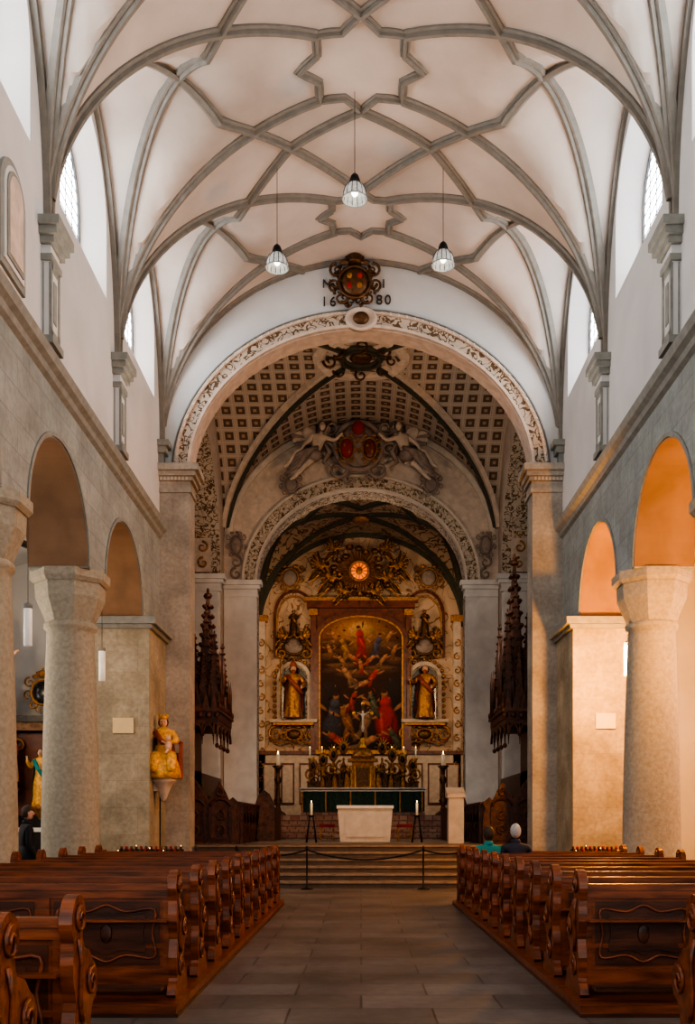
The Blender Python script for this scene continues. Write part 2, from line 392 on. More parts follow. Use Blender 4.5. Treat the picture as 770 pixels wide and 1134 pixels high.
# ------------------------------------------------------------ nave walls
archc=[21.05-4.5*i for i in range(5)]
for s,side in((-1,'left'),(1,'right')):
    P=lambda u,z,w:(s*(5+w),u,z)
    mb=MB(); zt=6.2
    wall(mb,M['ashlar'],P,-2.25,24.75,zt,8.7,1.1,[dict(uc=c,hw=1.62,zb=zt,zs=zt,rise=1.62) for c in archc],M['soffit'])
    for a,b_ in [(archc[i+1]+1.62,archc[i]-1.62) for i in range(4)]+[(archc[0]+1.62,24.75),(-2.25,archc[4]-1.62)]:
        mb.box(*sorted((s*5,s*6.1)),a,b_,zt-.02,zt,M['ashlar'])
    for c in archc:
        pts=[(s*4.985,c-1.66*math.cos(PI*i/24),zt+1.66*math.sin(PI*i/24)) for i in range(25)]
        mb.sweep(pts,[(-.012,-.02),(.012,-.02),(.012,.05),(-.012,.05)],M['trim'],[Vector((0,p[1]-c,p[2]-zt+.001)) for p in pts])
    mb.build('wall_'+side)
    mb=MB()
    wc=[NV['y0']+L*(b+.5) for b in range(6)]
    wk=.80; wt=.5; hw0=1.5; zb0=11.8; zs0=13.15; top0=14.65; zc=(zb0+top0)/2
    ops=[dict(uc=c,hw=hw0,zb=zb0,zs=zs0,rise=hw0,k=wk) for c in wc]
    wall(mb,M['plaster'],P,-2.25,24.75,8.7,15.6,wt,ops,M['reveal_lit'],back=False)
    mb.build('wall_clerestory_'+side)
    for c in wc:
        w=MB(); xg=5+wt-.01; hg=hw0*wk; zsg=zc+(zs0-zc)*wk; zbg=zc+(zb0-zc)*wk
        out=[(c-hg,zbg)]+[(c-hg*math.cos(PI*i/20),zsg+hg*math.sin(PI*i/20)) for i in range(21)]+[(c+hg,zbg)]
        w.add([(s*xg,a,b) for a,b in out],[tuple(range(len(out)))],M['winglass'])
        w.sweep([(s*(xg-.03),a,b) for a,b in out],[(-.02,-.04),(.02,-.04),(.02,.02),(-.02,.02)],M['lead'],[Vector((0,a-c,b-zsg+.01)) for a,b in out])
        for a in(-.8,-.4,0,.4,.8):
            zz=zsg+math.sqrt(max(0,hg*hg-a*a)); w.box(*sorted((s*(xg-.025),s*(xg-.01))),c+a-.009,c+a+.009,zbg,zz,M['lead'])
        for j in range(13):
            zz=zbg+.12+j*.2
            if zz>zsg+hg-.05: break
            hw=hg if zz<zsg else math.sqrt(max(.01,hg*hg-(zz-zsg)**2))
            w.box(*sorted((s*(xg-.025),s*(xg-.01))),c-hw,c+hw,zz-.008,zz+.008,M['lead'])
        w.build('window_clerestory')
    mb=MB()
    prof=[(s*5,8.55),(s*4.93,8.6),(s*4.9,8.68),(s*4.82,8.74),(s*4.78,8.86),(s*4.8,8.9),(s*5,8.95)]
    mb.prism(prof,'y',-2.25,24.74,M['trim'])
    mb.build('trim_cornice_'+side)
    for b in range(7):
        yb=NV['y0']+L*b; q=MB()
        yy=yb if b<6 else yb-.12
        if b==0: yy=yb+.3
        def bx(d,hw,z0,z1,m): q.box(*sorted((s*5.02,s*(5-d))),yy-hw,yy+hw if b<6 else min(yy+hw,24.74),z0,z1,m)
        if b==6:
            bx(.12,.16,10.3,10.62,M['trim']); bx(.2,.24,10.62,10.78,M['trim']); bx(.28,.3,10.78,10.92,M['trim'])
        else:
            bx(.20,.28,9.0,9.12,M['trim']); bx(.14,.22,9.12,10.3,M['plaster'])
            for hy in(-.19,.19): q.box(*sorted((s*4.86,s*4.84)),yy+hy-.035,yy+hy+.035,9.12,10.3,M['trim'])
            for z0,z1 in((9.12,9.25),(10.18,10.3)): q.box(*sorted((s*4.86,s*4.84)),yy-.2,yy+.2,z0,z1,M['trim'])
            q.box(*sorted((s*4.86,s*4.845)),yy-.07,yy+.07,9.4,10.05,M['trim'])
            q.box(*sorted((s*4.98,s*4.96)),yy-.228,yy-.22,9.15,10.28,M['trim']);q.box(*sorted((s*4.88,s*4.86)),yy-.228,yy-.22,9.15,10.28,M['trim'])
            bx(.18,.26,10.3,10.4,M['trim']); bx(.15,.23,10.4,10.55,M['plaster']); bx(.22,.30,10.55,10.66,M['trim']); bx(.28,.36,10.66,10.78,M['trim']); bx(.33,.41,10.78,10.92,M['trim'])
        q.build('corbel_pilaster')
mb=MB()
for hw,m,d in((.5,M['trim'],.05),(.40,M['plaster'],.07),(.33,M['trim'],.09),(.27,M['stucco'],.10)):
    out=[(14.15-hw,9.25+(.5-hw))]+[(14.15-hw*math.cos(PI*i/14),10.4+hw*math.sin(PI*i/14)) for i in range(15)]+[(14.15+hw,9.25+(.5-hw))]
    mb.prism(out,'x',-5.01,-5+d,m)
mb.build('window_blind_niche')

cm=MB()
cm.box(-.72,.72,-.72,.72,0,.18,M['column'])
cm.lathe([(.70,.18),(.72,.26),(.66,.34),(.60,.38),(.63,.46),(.57,.54),(.54,.6),(.535,1.5),(.50,3.2),(.44,5.0),(.435,5.12),(.49,5.16),(.49,5.24),(.44,5.28)],M['column'],n=40)
cm.lathe([(.45,5.26),(.48,5.34),(.57,5.55),(.64,5.72),(.65,5.9),(.65,5.98)],M['column'],n=8,smooth=False,rot=PI/8)
cm.lathe([(.68,5.98),(.74,6.05),(.74,6.2)],M['column'],n=8,smooth=False,rot=PI/8)
c0=cm.build('stone_column')
first=True
for i in range(4):
    y=(archc[i]+archc[i+1])/2
    for s in(-1,1):
        if first: c0.location=(s*5.5,y,0); first=False
        else: inst(c0,(s*5.5,y,0))
for s in(-1,1):
    q=MB(); a,b=sorted((s*4.84,s*6.12))
    q.box(a,b,22.68,24.6,0,5.95,M['pier'])
    q.box(a-.04,b+.04,22.62,24.6,0,.3,M['pier'])
    a2,b2=sorted((s*4.76,s*6.16)); q.box(a2,b2,22.60,24.6,5.95,6.04,M['trim'])
    a2,b2=sorted((s*4.66,s*6.2)); q.box(a2,b2,22.5,24.6,6.04,6.2,M['trim'])
    q.build('arcade_pier')

mb=MB(); mb.box(-10.2,10.2,-6,50,-.2,0,M['floor']); mb.build('floor')
for s,side in((-1,'left'),(1,'right')):
    mb=MB()
    P=lambda u,z,w:(s*(10+w),u,z)
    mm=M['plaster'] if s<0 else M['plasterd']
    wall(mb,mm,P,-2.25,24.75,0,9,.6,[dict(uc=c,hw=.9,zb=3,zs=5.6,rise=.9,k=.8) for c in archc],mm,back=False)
    mb.build('wall_aisle_'+side)
    for c in archc:
        w=MB();k=.8;zc=(3+6.5)/2
        out=[(c-.72,zc+(3-zc)*k)]+[(c-.72*math.cos(PI*i/16),zc+(5.6+.9*math.sin(PI*i/16)-zc)*k) for i in range(17)]+[(c+.72,zc+(3-zc)*k)]
        w.add([(s*10.59,a,b) for a,b in out],[tuple(range(len(out)))],M['winglass'])
        for a in(-.36,0,.36): w.box(*sorted((s*10.54,s*10.57)),c+a-.02,c+a+.02,3.4,6,M['lead'])
        w.build('window_aisle')
    V=dict(xh=1.95,y0=archc[4]-2.25,y1=archc[0]+2.25+1.45,nb=5,zs=6.1,rb=1.9,rl=1.7)
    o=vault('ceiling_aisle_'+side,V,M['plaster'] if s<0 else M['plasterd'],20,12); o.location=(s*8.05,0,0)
    r=MB(); LL=(V['y1']-V['y0'])/5
    for b in range(5):
        ya=V['y0']+LL*b
        rib(r,V,[(-1.93,ya),(0,ya+LL/2),(1.93,ya+LL)],M['green'],scaleprof(RIBP,.7)); rib(r,V,[(1.93,ya),(0,ya+LL/2),(-1.93,ya+LL)],M['green'],scaleprof(RIBP,.7))
    r2=r.build('aisle_vault_ribs'); r2.location=(s*8.05,0,0)
    mb=MB(); mb.box(*sorted((s*5.0,s*10.6)),-2.25,25,8.9,9.1,mm); mb.build('ceiling_slab_'+side)

# ------------------------------------------------------------ chancel arch wall
mb=MB(); P=lambda u,z,w:(u,24.75+w,z)
AR=3.6; YB=25.35
wall(mb,M['plaster'],P,-10.3,10.3,0,16.6,.6,[dict(uc=0,hw=4.26,zb=0,zs=10.2,rise=AR)],M['stucco'],n=48)
mb.build('wall_chancel_arch')
for s in(-1,1):
    q=MB()
    q.box(*sorted((s*4.25,s*5.0)),24.62,YB+.02,0,9.75,M['jamb'])
    q.box(*sorted((s*4.17,s*5.06)),24.55,YB+.06,.0,.5,M['jamb'])
    for z0,z1,e in((9.7,9.82,.05),(9.82,9.98,.02),(9.98,10.08,.09),(10.08,10.2,.16),(10.2,10.36,.24)):
        q.box(*sorted((s*(4.25-e),s*(5.0))),24.62-e,YB+.06,z0,z1,M['jamb'])
    for k in range(8): q.box(*sorted((s*(4.29+k*.09),s*(4.335+k*.09))),24.52,24.6,9.99,10.07,M['white'])
    q.build('chancel_arch_pier')
q=MB()
def ellpath(rx,rz,y,zc,n=48): return [(-rx*math.cos(PI*i/n),y,zc+rz*math.sin(PI*i/n)) for i in range(n+1)]
def band(q,rx,rz,w,y,zc,m,t=.06,n=48):
    pts=ellpath(rx,rz,y,zc,n)
    q.sweep(pts,[(-t,0),(t,0),(t,w),(-t,w)],m,[Vector((p[0]/rx,0,(p[2]-zc)/rz+.0001)) for p in pts])
band(q,4.30,AR+.03,.30,24.74,10.22,M['arabf'],.05)
band(q,4.26,AR-.01,.07,24.72,10.22,M['stucco'],.1)
band(q,4.58,AR+.33,.07,24.72,10.22,M['stucco'],.09)
band(q,4.70,AR+.45,.03,24.74,10.22,M['trim'],.04)
for i in range(70):
    a=PI*(i+.5)/70; q.ell((-4.62*math.cos(a),24.64,10.22+(AR+.37)*math.sin(a)),(.04,.04,.04),M['white'],6,4)
q.lathe([(.40,-.05),(.40,.06),(.34,.1),(.3,.05)],M['stucco'],n=28,X=T(0,24.66,14.02,rx=PI/2)@Matrix.Diagonal((1,.75,1,1)))
q.ell((0,24.6,14.02),(.2,.08,.16),M['bronze'])
q.build('trim_chancel_arch')

# ------------------------------------------------------------ ornament helpers
def spiral(mb,c,r,m,turns=1.4,a0=0,sg=1,th=.2,y=0,n=16,X=None):
    pts=[];tp=[]
    for i in range(n):
        t=i/(n-1); a=a0+sg*turns*2*PI*t; rr=r*(1-.82*t)
        pts.append((c[0]+rr*math.cos(a),c[1]+y*t,c[2]+rr*math.sin(a))); tp.append(1.1-.6*t)
    mb.tube(pts,r*th,m,5,(0,1,0),taper=tp,X=X)
def cartouche(mb,c,w,h,ms,mg,crown=True,X=None,quarters=False):
    x,y,z=c
    mb.ell((x,y,z),(w*.27,w*.1,h*.30),ms,18,10,X=X)
    pts=[(x+w*.31*math.cos(2*PI*i/28),y-.02,z+h*.34*math.sin(2*PI*i/28)) for i in range(28)]
    mb.tube(pts,w*.035,mg,6,(0,1,0),closed=True,X=X)
    for s in(-1,1):
        spiral(mb,(x+s*w*.36,y,z+h*.26),w*.15,mg,1.3,PI/2,-s,X=X)
        spiral(mb,(x+s*w*.40,y,z-h*.05),w*.13,mg,1.3,-PI/2,s,X=X)
        spiral(mb,(x+s*w*.27,y,z-h*.33),w*.15,mg,1.3,PI/2,s,X=X)
        spiral(mb,(x+s*w*.14,y,z-h*.46),w*.08,mg,1.3,0,s,X=X)
        mb.ell((x+s*w*.2,y-.02,z+h*.42),(w*.1,w*.05,h*.06),mg,8,5,X=X)
        if quarters:
            for t in(-1,1): mb.ell((x+s*w*.1,y-w*.08,z+t*h*.1),(w*.06,w*.04,h*.07),M['red'] if s*t>0 else M['goldd'],8,5,X=X)
    if crown:
        mb.lathe([(w*.13,0),(w*.15,h*.03),(w*.12,h*.06),(w*.17,h*.13),(w*.1,h*.18),(.01,h*.2)],mg,(x,y,z+h*.4),12,X=X)
        mb.ell((x,y,z+h*.63),(w*.035,w*.035,w*.035),mg,8,6,X=X)
        for i in range(7):
            a=PI*i/6; mb.ell((x+w*.17*math.cos(a),y-.03,z+h*.52),(w*.02,w*.02,w*.035),mg,6,4,X=X)
q=MB(); cc=(px(393,24.55),24.5,pz(314,24.55)); cartouche(q,cc,1.25,1.15,M['bronze'],M['bronze'],quarters=True)
for k in range(14):
    a=2*PI*k/14; spiral(q,(cc[0]+.42*math.cos(a),24.56,cc[2]+.44*math.sin(a)),.13,M['bronze'],1.1,a,1 if k%2 else -1,.3)
q.build('coat_of_arms')
def text(s,loc,size,name):
    cu=bpy.data.curves.new(name,'FONT'); cu.body=s; cu.size=size; cu.extrude=.012; cu.align_x='CENTER'; cu.align_y='CENTER'; cu.space_character=1.25
    o=bpy.data.objects.new(name,cu); COL.objects.link(o); o.location=loc; o.rotation_euler=(PI/2,0,0)
    dg=bpy.context.evaluated_depsgraph_get(); me=bpy.data.meshes.new_from_object(o.evaluated_get(dg))
    bpy.data.objects.remove(o); o=bpy.data.objects.new(name,me); COL.objects.link(o); o.location=loc; o.rotation_euler=(PI/2,0,0)
    me.materials.clear(); me.materials.append(M['lettering']); return o
text('16',(px(364,24.7),24.72,pz(334,24.7)),.34,'date_lettering'); text('80',(px(425,24.7),24.72,pz(332,24.7)),.34,'date_lettering')
text('N',(px(362,24.7),24.72,pz(314,24.7)),.30,'initial_lettering'); text('I',(px(425,24.7),24.72,pz(314,24.7)),.30,'initial_lettering')

# ------------------------------------------------------------ crossing
CV=dict(xh=4.9,y0=YB,y1=35.5,nb=1,zs=11.5,rb=4.3,rl=4.3)
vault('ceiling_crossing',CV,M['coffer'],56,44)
q=MB()
GR=scaleprof(RIBP,.85)
yc=(CV['y0']+CV['y1'])/2; hy_=(CV['y1']-CV['y0'])/2-.03
for s in(-1,1):
    for t in(-1,1):
        rib(q,CV,[(s*4.86,yc+t*hy_),(s*.55,yc+t*.55)],M['stucco'],[(-.27,.1),(-.27,-.06),(.27,-.06),(.27,.1)],40)
        rib(q,CV,[(s*4.86,yc+t*hy_),(s*.55,yc+t*.55)],M['green'],GR,40)
pts=[(1.3*math.cos(2*PI*i/40),yc+1.3*math.sin(2*PI*i/40)) for i in range(40)]
rib(q,CV,pts,M['stucco'],[(-.2,.1),(-.2,-.06),(-.1,-.12),(.1,-.12),(.2,-.06),(.2,.1)],closed=True)
pts=[(.6*math.cos(2*PI*i/30),yc+.6*math.sin(2*PI*i/30)) for i in range(30)]
rib(q,CV,pts,M['green'],scaleprof(RIBP,.8),closed=True)
for i in range(8):
    a=2*PI*i/8; spiral(q,(.95*math.cos(a),yc+.95*math.sin(a),15.66),.22,M['bronze'],1.2,a,1)
q.ell((0,yc,15.75),(.35,.35,.14),M['bronze'])
q.build('crossing_vault_ribs')
mb=MB(); P=lambda u,z,w:(u,35.5+w,z)
wall(mb,M['stucco'],P,-10.3,10.3,0,16.6,1.0,[dict(uc=0,hw=3.75,zb=0,zs=10.1,rise=3.3)],M['arabf'],n=48)
mb.build('wall_choir_arch')
q=MB()
band(q,3.77,3.32,.40,35.47,10.12,M['arabf'],.07); band(q,3.72,3.27,.07,35.44,10.12,M['white'],.12); band(q,4.17,3.72,.08,35.44,10.12,M['white'],.12)
for i in range(50):
    a=PI*(i+.5)/50; q.ell((-4.0*math.cos(a),35.36,10.12+3.55*math.sin(a)),(.06,.05,.06),M['white'],6,4)
band(q,4.62,4.05,.18,35.47,11.5,M['white'],.06)
q.build('trim_choir_arch')
for s,side in((-1,'left'),(1,'right')):
    mb=MB(); P=lambda u,z,w:(s*(4.9+w),u,z)
    wall(mb,M['stucco'],P,YB,35.5,0,16.6,1.25,[dict(uc=30.5,hw=4.05,zb=0,zs=10.1,rise=4.0,mj=M['wgrey'])],M['arabf'],n=40)
    mb.build('wall_crossing_'+side)
    mb=MB(); P2=lambda u,z,w:(s*(10+w),u,z)
    wall(mb,M['plaster'],P2,25.3,36.5,0,16.6,.3,[],back=False); mb.box(*sorted((s*4.9,s*10.3)),25.3,36.5,16.3,16.6,M['plaster']); mb.build('wall_transept_'+side)
    q=MB()
    q.box(*sorted((s*4.95,s*6.1)),34.42,34.56,0,9.6,M['wgrey'])
    q.box(*sorted((s*3.72,s*4.88)),35.3,35.52,0,9.6,M['wgrey'])
    for z0,z1,e in((9.55,9.65,.06),(9.65,9.82,.03),(9.82,9.95,.12),(9.95,10.12,.2)):
        q.box(*sorted((s*(3.72-e),s*(4.88))),35.3-e,35.55,z0,z1,M['wgrey'])
        q.box(*sorted((s*(4.9-e),s*(6.15))),34.42-e,34.6,z0,z1,M['wgrey'])
    q.build('choir_pier')
    q=MB()
    for j in range(7):
        zz=10.5+j*.55; spiral(q,(s*(5.45+.03*j),34.3,zz),.2,M['goldd'],1.2,PI/2,(-1)**j)
    q.box(*sorted((s*5.2,s*5.75)),34.34,34.44,10.2,14.2,M['stucco'])
    for j in range(4):
        spiral(q,(s*(4.45),35.38,10.4+j*.42),.22,M['stuccog'],1.2,PI/2,(-1)**j)
    cartouche(q,(s*4.45,35.3,11.4),.7,1.0,M['stuccog'],M['stuccog'],False)
    q.build('stucco_ornament')
# ------------------------------------------------------------ choir
HV=dict(xh=5.0,y0=36.5,y1=48.0,nb=2,zs=11.0,rb=4.5,rl=4.2)
vault('ceiling_choir',HV,M['arabc'],44,24)
q=MB(); CR=scaleprof(RIBP,.9)
LL=(HV['y1']-HV['y0'])/2
for b in range(2):
    ya=HV['y0']+LL*b
    for s in(-1,1):
        rib(q,HV,[(s*4.96,ya+.02),(0,ya+LL/2)],M['green'],CR,24); rib(q,HV,[(s*4.96,ya+LL-.02),(0,ya+LL/2)],M['green'],CR,24)
        rib(q,HV,[(s*4.96,ya+.02),(s*1.6,ya+LL*.98),(0,min(47.9,ya+LL*1.3))],M['green'],CR,24) if b==0 else rib(q,HV,[(s*4.96,ya+LL-.02),(s*1.6,ya+.1),(0,ya-LL*.3)],M['green'],CR,24)
for yb in(HV['y0']+.1,42.25,47.9):
    pts=[(-4.97*math.cos(PI*i/40),yb,11+4.48*math.sin(PI*i/40)) for i in range(41)]
    q.sweep(pts,CR,M['green'],[Vector((p[0]/5,0,(p[2]-11)/4.5+.01)) for p in pts])
for yb in(39.4,45.1): q.ell((0,yb,15.3),(.4,.4,.16),M['goldd'])
q.build('choir_vault_ribs')
for s,side in((-1,'left'),(1,'right')):
    mb=MB(); P=lambda u,z,w:(s*(5+w),u,z)
    wall(mb,M['apse'],P,36.4,48.1,0,16,.4,[dict(uc=c,hw=.8,zb=7.0,zs=11.0,rise=.8,k=.8) for c in(39.4,)],M['stucco'],back=False)
    mb.build('wall_choir_'+side)
    for c in(39.4,):
        w=MB(); w.box(*sorted((s*5.38,s*5.42)),c-.7,c+.7,7.3,11.6,M['winglass'])
        for a in(-.3,0,.3): w.box(*sorted((s*5.34,s*5.37)),c+a-.02,c+a+.02,7.3,11.6,M['lead'])
        w.build('window_choir')
mb=MB(); mb.box(-5.4,5.4,48,48.4,0,16,M['apse']); mb.build('wall_altar')

mb=MB()
for i in range(6):
    y0=23.0+.4*i; z0=.16*i; z1=.16*(i+1)
    hw=4.6 if y0<24.4 else 4.12
    yend=24.5 if hw>4.5 else 25.7
    # each tread is its own slab resting on the one below
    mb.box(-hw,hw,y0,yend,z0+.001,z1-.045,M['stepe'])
    mb.box(-hw-.003,hw+.003,y0-.03,yend,z1-.05,z1,M['step'])
mb.box(-4.12,4.12,24.5,25.7,.0,.64,M['step'])
mb.build('chancel_steps')
mb=MB(); mb.box(-9.9,9.9,25.72,48.0,.0,.955,M['step']); mb.build('floor_crossing')
mb=MB()
for i in range(5): mb.box(-3.6,3.6,34.0+.42*i,36.4,.955+.17*i,.955+.17*(i+1),M['redstep'])
mb.box(-4.95,4.95,36.1,47.95,.96,1.80,M['step']); mb.build('altar_steps')

# ------------------------------------------------------------ figures
def skin_mesh(V,E,R,sub=2):
    me=bpy.data.meshes.new('t'); me.from_pydata([tuple(v) for v in V],E,[])
    o=bpy.data.objects.new('t',me); COL.objects.link(o)
    md=o.modifiers.new('s','SKIN'); md.use_smooth_shade=True
    if not me.skin_vertices: return [],[]
    for i,r in enumerate(R):
        rr=r if isinstance(r,tuple) else (r,r)
        me.skin_vertices[0].data[i].radius=rr
        me.skin_vertices[0].data[i].use_root=(i==0)
    sb=o.modifiers.new('b','SUBSURF'); sb.levels=sub; sb.render_levels=sub
    dg=bpy.context.evaluated_depsgraph_get(); dg.update()
    e=o.evaluated_get(dg); m2=e.to_mesh()
    vs=[v.co.copy() for v in m2.vertices]; fs=[tuple(p.vertices) for p in m2.polygons]
    e.to_mesh_clear(); bpy.data.objects.remove(o); bpy.data.meshes.remove(me)
    return vs,fs
_cache={}
ARMS={'bless':[((-.1,0,.79),(-.16,-.03,.67),(-.18,-.12,.76),(-.18,-.15,.82)),((.1,0,.79),(.16,-.02,.66),(.09,-.13,.64),(.05,-.16,.66))],
      'staff':[((-.1,0,.79),(-.17,-.03,.67),(-.2,-.13,.70),(-.21,-.16,.72)),((.1,0,.79),(.17,0,.66),(.13,-.1,.58),(.11,-.13,.56))],
      'pray':[((-.1,0,.79),(-.16,-.04,.67),(-.06,-.13,.70),(-.02,-.16,.74)),((.1,0,.79),(.16,-.04,.67),(.06,-.13,.70),(.02,-.16,.74))],
      'spread':[((-.1,0,.79),(-.2,-.02,.74),(-.29,-.06,.82),(-.33,-.08,.86)),((.1,0,.79),(.2,-.02,.74),(.3,-.06,.70),(.34,-.08,.68))]}
def torso_mesh(pose):
    if pose in _cache: return _cache[pose]
    V=[(0,0,.5),(0,0,.62),(0,0,.76),(0,0,.84),(0,-.005,.88)];E=[(0,1),(1,2),(2,3),(3,4)];R=[.08,.068,.088,.045,.028]
    for a in ARMS[pose]:
        b=len(V);V+=list(a);E+=[(2,b),(b,b+1),(b+1,b+2),(b+2,b+3)];R+=[.048,.044,.036,.018]
    _cache[pose]=skin_mesh(V,E,R,1); return _cache[pose]
def head(mb,c,r,mf,hm,A,beard=False):
    x,y,z=c
    mb.ell((x,y,z),(.75*r,.88*r,r),mf,12,9,X=A)
    mb.ell((x,y-.9*r,z-.08*r),(.14*r,.24*r,.22*r),mf,6,4,X=A); mb.ell((x,y-.8*r,z-.42*r),(.26*r,.1*r,.07*r),mf,6,4,X=A)
    for s in(-1,1):
        mb.ell((x+s*.29*r,y-.8*r,z+.12*r),(.12*r,.07*r,.07*r),M['lettering'],6,4,X=A)
    mb.lathe([(.8*r,-.75*r),(1.0*r,-.0*r),(.94*r,.5*r),(.55*r,.93*r),(.08*r,1.07*r)],hm,(x,y+.2*r,z),12,a0=-.35,a1=PI+.35,X=A)
    if beard: mb.ell((x,y-.7*r,z-.8*r),(.5*r,.36*r,.72*r),hm,8,6,X=A)
def wing(mb,root,s,a0,Ln,m1,m2,A,n=9,stp=13):
    for k in range(n):
        a=math.radians(a0-stp*k); Lf=Ln*(1-.055*k)
        d=Vector((s*math.cos(a),.10,math.sin(a)))
        c=Vector(root)+d*Lf*.52
        mb.ell(c,(Lf*.52,Ln*.025,Ln*.10),m1 if k%2 else m2,10,6,X=A,ry=(-a if s>0 else a-PI))
    d=Vector((s*math.cos(math.radians(a0-30)),0,math.sin(math.radians(a0-30))))
    mb.ell(Vector(root)+d*Ln*.22,(Ln*.25,Ln*.06,Ln*.17),m1,10,6,X=A,ry=(-math.radians(a0-30) if s>0 else math.radians(a0-30)-PI))
def statue(mb,X,h,mr,mc,mf,pose='bless',crown=None,wings=None,beard=False,seated=False,staff=False,child=False,hair=None):
    A=X@Matrix.Diagonal((h,h,h,1)); ph=random.random()*6
    fold=lambda a,z:1+.13*math.sin(7*a+ph+5*z)*max(0,1-z/.7)+.06*math.sin(15*a+ph)
    if seated:
        A=A@Matrix.Translation((0,0,-.14))
        mb.lathe([(.19,.14),(.18,.25),(.165,.36),(.145,.42),(.10,.48),(.085,.6)],mr,(0,-.05,0),30,fold=fold,sy=.95,X=A)
        for s in(-1,1):
            vs,fs=skin_mesh([(s*.06,.0,.46),(s*.10,-.17,.46),(s*.10,-.19,.2)],[(0,1),(1,2)],[.08,.075,.065],1); mb.add(vs,fs,mr,True,A)
        mb.box(-.20,.20,.03,.14,.14,.5,mc,A)
        for s in(-1,1): mb.box(s*.2-.02,s*.2+.02,-.02,.14,.14,.62,mc,A); mb.ell((s*.2,0.05,.64),(.03,.03,.03),mc,8,6,X=A)
    else:
        mb.lathe([(.14,0),(.135,.06),(.12,.2),(.115,.36),(.105,.46),(.085,.56),(.08,.66)],mr,n=30,fold=fold,sy=.8,X=A)
        for s in(-1,1): mb.ell((.05*s,-.11,.015),(.03,.06,.02),mf,8,5,X=A)
        vs,fs=skin_mesh([(0,0,.5),(.05,-.06,.30),(.05,-.05,.08)],[(0,1),(1,2)],[.06,.065,.05],1); mb.add(vs,fs,mr,True,A)
    vs,fs=torso_mesh(pose); mb.add(vs,fs,mr,True,A)
    z0=.3 if seated else .12
    mb.lathe([(.15,z0),(.145,z0+.15),(.13,.5),(.118,.66),(.112,.77),(.07,.825),(.045,.85)],mc,(0,.015,0),22,fold=lambda a,z:1+.12*math.sin(9*a+ph)*(1-z),sy=.85,a0=-.25,a1=PI+.25,X=A)
    mb.sweep([(-.1,-.03,.80),(-.03,-.09,.68),(.06,-.1,.56),(.12,-.05,.46)],[(-.035,-.01),(.035,-.01),(.035,.02),(-.035,.02)],mc,(0,-1,0),smooth=True,X=A)
    head(mb,(0,-.005,.925),.064,mf,hair or mc,A,beard)
    for a in ARMS[pose]:
        hp=a[3]
        mb.ell(hp,(.018,.018,.024),mf,8,5,X=A)
        for f in range(4): mb.tube([(hp[0]-.012+.008*f,hp[1]-.01,hp[2]+.015),(hp[0]-.013+.009*f,hp[1]-.02,hp[2]+.045)],.005,mf,4,X=A)
    if staff:
        mb.tube([(-.21,-.18,.02),(-.21,-.18,1.08)],.008,M['goldd'],6,(0,1,0),X=A); spiral(mb,(-.21,-.18,1.13),.05,M['goldd'],1.2,-PI/2,1,X=A)
    if crown=='mitre':
        mb.lathe([(.048,0),(.056,.04),(.04,.09),(.005,.13)],mc,(0,0,.965),10,sy=.6,X=A)
    elif crown=='crown':
        mb.lathe([(.045,0),(.048,.02),(.06,.05)],M['gold'],(0,0,.965),10,X=A)
        for i in range(8):
            a=2*PI*i/8; mb.ell((.058*math.cos(a),.058*math.sin(a),1.025),(.009,.009,.016),M['gold'],6,4,X=A)
    if child:
        mb.ell((.07,-.2,.58),(.045,.045,.075),mf,8,6,X=A); mb.ell((.07,-.21,.68),(.035,.035,.04),mf,10,8,X=A)
        mb.tube([(.07,-.22,.54),(.05,-.28,.48)],.02,mf,5,X=A); mb.tube([(.04,-.23,.62),(-.0,-.27,.64)],.013,mf,5,X=A)
    if wings:
        for s in(-1,1): wing(mb,(s*.04,.06,.76),s,wings,.42,mf,mc,A)
def reclining(mb,X,h,s,mr,mc,mf):
    A=X@Matrix.Diagonal((h,h,h,1))
    V=[(0,0,0),(-.04*s,-.02,.15),(-.1*s,-.05,.34),(-.13*s,-.06,.46),(-.15*s,-.07,.52)]
    E=[(0,1),(1,2),(2,3),(3,4)];R=[.12,.10,.13,.05,.04]
    for ch,rr in((((.06*s,-.08,-.02),(.36*s,-.18,.06),(.58*s,-.12,-.24),(.68*s,-.15,-.30)),(.10,.075,.05,.03)),(((.03*s,0,-.06),(.24*s,-.05,-.24),(.46*s,-.03,-.48),(.55*s,-.06,-.54)),(.10,.07,.045,.03))):
        b=len(V);V+=list(ch);E+=[(0,b),(b,b+1),(b+1,b+2),(b+2,b+3)];R+=list(rr)
    for ch in(((-.22*s,-.06,.38),(-.44*s,-.1,.30),(-.62*s,-.12,.46)),((.04*s,-.05,.38),(.22*s,-.12,.22),(.30*s,-.2,.06))):
        b=len(V);V+=list(ch);E+=[(2,b),(b,b+1),(b+1,b+2)];R+=[.06,.045,.03]
    vs,fs=skin_mesh(V,E,R,1); mb.add(vs,fs,mf,True,A)
    for k in range(4):
        mb.tube([(-.08*s+.05*k*s,-.14,.14-.04*k),(.15*s+.03*k*s,-.24,.02-.05*k),(.36*s,-.22,-.06-.08*k),(.50*s+.05*k*s,-.14,-.20-.08*k)],.05,mr,6,(0,1,0),taper=[.8,1.3,1.2,.4],X=A)
    mb.ell((.02*s,-.05,.0),(.19,.16,.13),mr,12,8,X=A)
    mb.tube([(-.2*s,.02,.3),(-.32*s,.05,.1),(-.2*s,.05,-.12),(-.36*s,.0,-.28)],.05,mr,6,(0,1,0),taper=[.5,1.3,1.1,.3],X=A)
    head(mb,(-.17*s,-.09,.62),.10,mf,mr,A)
    wing(mb,(.0,.06,.36),s,80,.82,mc,mr,A,9,11); wing(mb,(-.15*s,.08,.38),-s,100,.45,mc,mr,A,5,11)
q=MB(); dA=35.1
cartouche(q,(px(397,dA),dA,pz(494,dA)),2.7,2.5,M['stuccog'],M['stuccog'],quarters=False)
